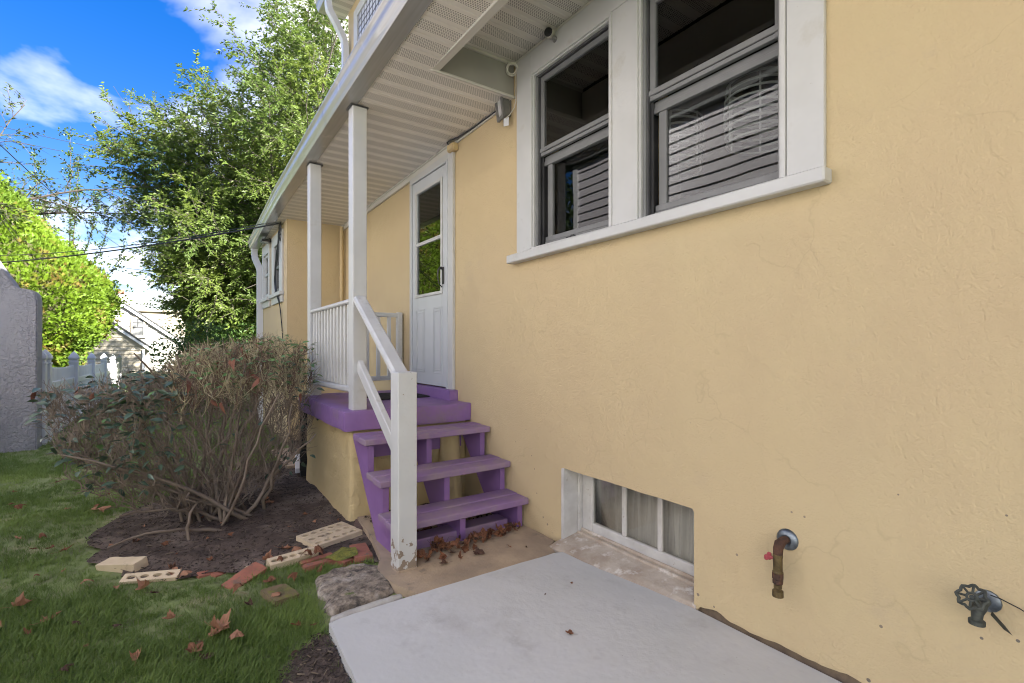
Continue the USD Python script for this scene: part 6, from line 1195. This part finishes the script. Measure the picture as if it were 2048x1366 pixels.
jb.part("cable", MB().tube([(-0.05, 3.88, jz - 0.022), (-0.075, 3.86, jz - 0.012), (-0.07, 3.82, jz - 0.008), (-0.045, 3.72, jz - 0.006), (-0.022, 3.5, float(zs(3.5)) - 0.008), (-0.02, 3.2, float(zs(3.2)) - 0.010), (-0.022, 3.08, float(zs(3.08)) - 0.012)], 0.006, 6), M["cable_black"], smooth=60)
led = Thing("wall_lamp", "flat black lamp under the eave of the yellow wing", "light", (-0.8, 8.5, 2.86))
led.part("housing", MB().box(-0.90, -0.785, 8.38, 8.56, 2.835, 2.875, 0.006), M["black"]); led.part("lens", MB().box(-0.89, -0.80, 8.40, 8.54, 2.831, 2.836), M["lamp_lens"]); led.part("bracket", MB().box(-0.79, -0.757, 8.43, 8.51, 2.84, 2.90, 0.003), M["black"])
cb = Thing("cable_bundle", "tangle of black cables hanging down the side of the yellow wing", "cable", (-0.78, 7.5, 2.5)); r1 = np.random.default_rng(77)
for k in range(6):
    path = np.array([(-0.79, 7.42, 2.93), (-0.80, 7.50 + 0.12 * r1.random(), 2.75), (-0.80, 7.58 + 0.25 * r1.random(), 2.50), (-0.80, 7.75 + 0.16 * r1.random(), 2.20), (-0.80, 7.62 + 0.1 * r1.random(), 1.95), (-0.785, 7.56, 1.80), (-0.775, 7.50, 1.60), (-0.77, 7.40, 1.25), (-0.77, 7.36, 0.6)])
    if k < 3: path = path[:7]
    from scipy.interpolate import CubicSpline
    u = np.linspace(0, 1, len(path)); P = CubicSpline(u, path)(np.linspace(0, 1, 40)); cb.part("cable", tube(P, 0.005 if k < 4 else 0.007, 5), M["cable_black"], smooth=60)
cb.part("loop", tube([(-0.80, 7.45 - 0.10 * math.sin(t), 2.86 + 0.09 * math.cos(t)) for t in np.linspace(0, 2 * np.pi, 24)], 0.005, 5), M["cable_black"]); cb.part("loop", tube([(-0.81, 7.38 - 0.05 * math.sin(t), 2.80 + 0.13 * math.cos(t)) for t in np.linspace(0, 2 * np.pi, 24)], 0.005, 5), M["cable_black"])
vent = Thing("black_panel", "black ribbed panel standing behind the far end of the porch base", "panel", (-0.95, 5.2, 0))
vent.part("sheet", MB().box(-1.01, -0.75, 5.13, 5.16, -0.03, 0.60), M["black"])
for z in np.arange(0.03, 0.6, 0.11): vent.part("rib", MB().box(-1.018, -0.75, 5.118, 5.1295, z, z + 0.09, 0.004), M["black"])
solo("white_trim_strip", MB().bar((-0.85, 5.95, 0.0), (-1.0, 5.2, 0.015), 0.09, 0.05, 0.006), M["vinyl"], "loose white trim strip on the ground behind the porch base", "trim")
solo("path_slab", flat and rough_box((-1.05, 5.6, -0.09), (-0.76, 6.6, -0.012), 0.06, 0.006, 88, 0.02), M["concrete_old"], "grey concrete path slab beside the wing behind the bush", kind="structure", smooth=50)
# wire baskets seen through the right-hand pane
for k, (y, z, lab) in enumerate(((1.30, 2.24, "right of two pale wire baskets inside the right window"), (1.80, 2.24, "left of two pale wire baskets inside the right window"))):
    b = MB(); cxx = 0.31
    for q in range(9):
        a = np.linspace(0, 2 * np.pi, 33); rad = 0.15 + 0.012 * math.sin(q * 0.4); b.add(tube([(cxx + rad * math.cos(t), y + rad * math.sin(t), z + q * 0.035) for t in a], 0.006, 5, False))
    for t in np.arange(0, 2 * np.pi, np.pi / 3): b.tube([(cxx + 0.152 * math.cos(t + .5), y + 0.152 * math.sin(t + .5), z), (cxx + 0.152 * math.cos(t + .5), y + 0.152 * math.sin(t + .5), z + 0.285)], 0.0045, 5)
    solo("wire_basket", b, M["basket"], lab, "basket")
solo("thin_rod", tube([(0.25, 2.47, 1.9), (0.25, 2.47, 2.25)], 0.004, 6), M["basket"], "thin upright pale rod inside the left window", "rod")
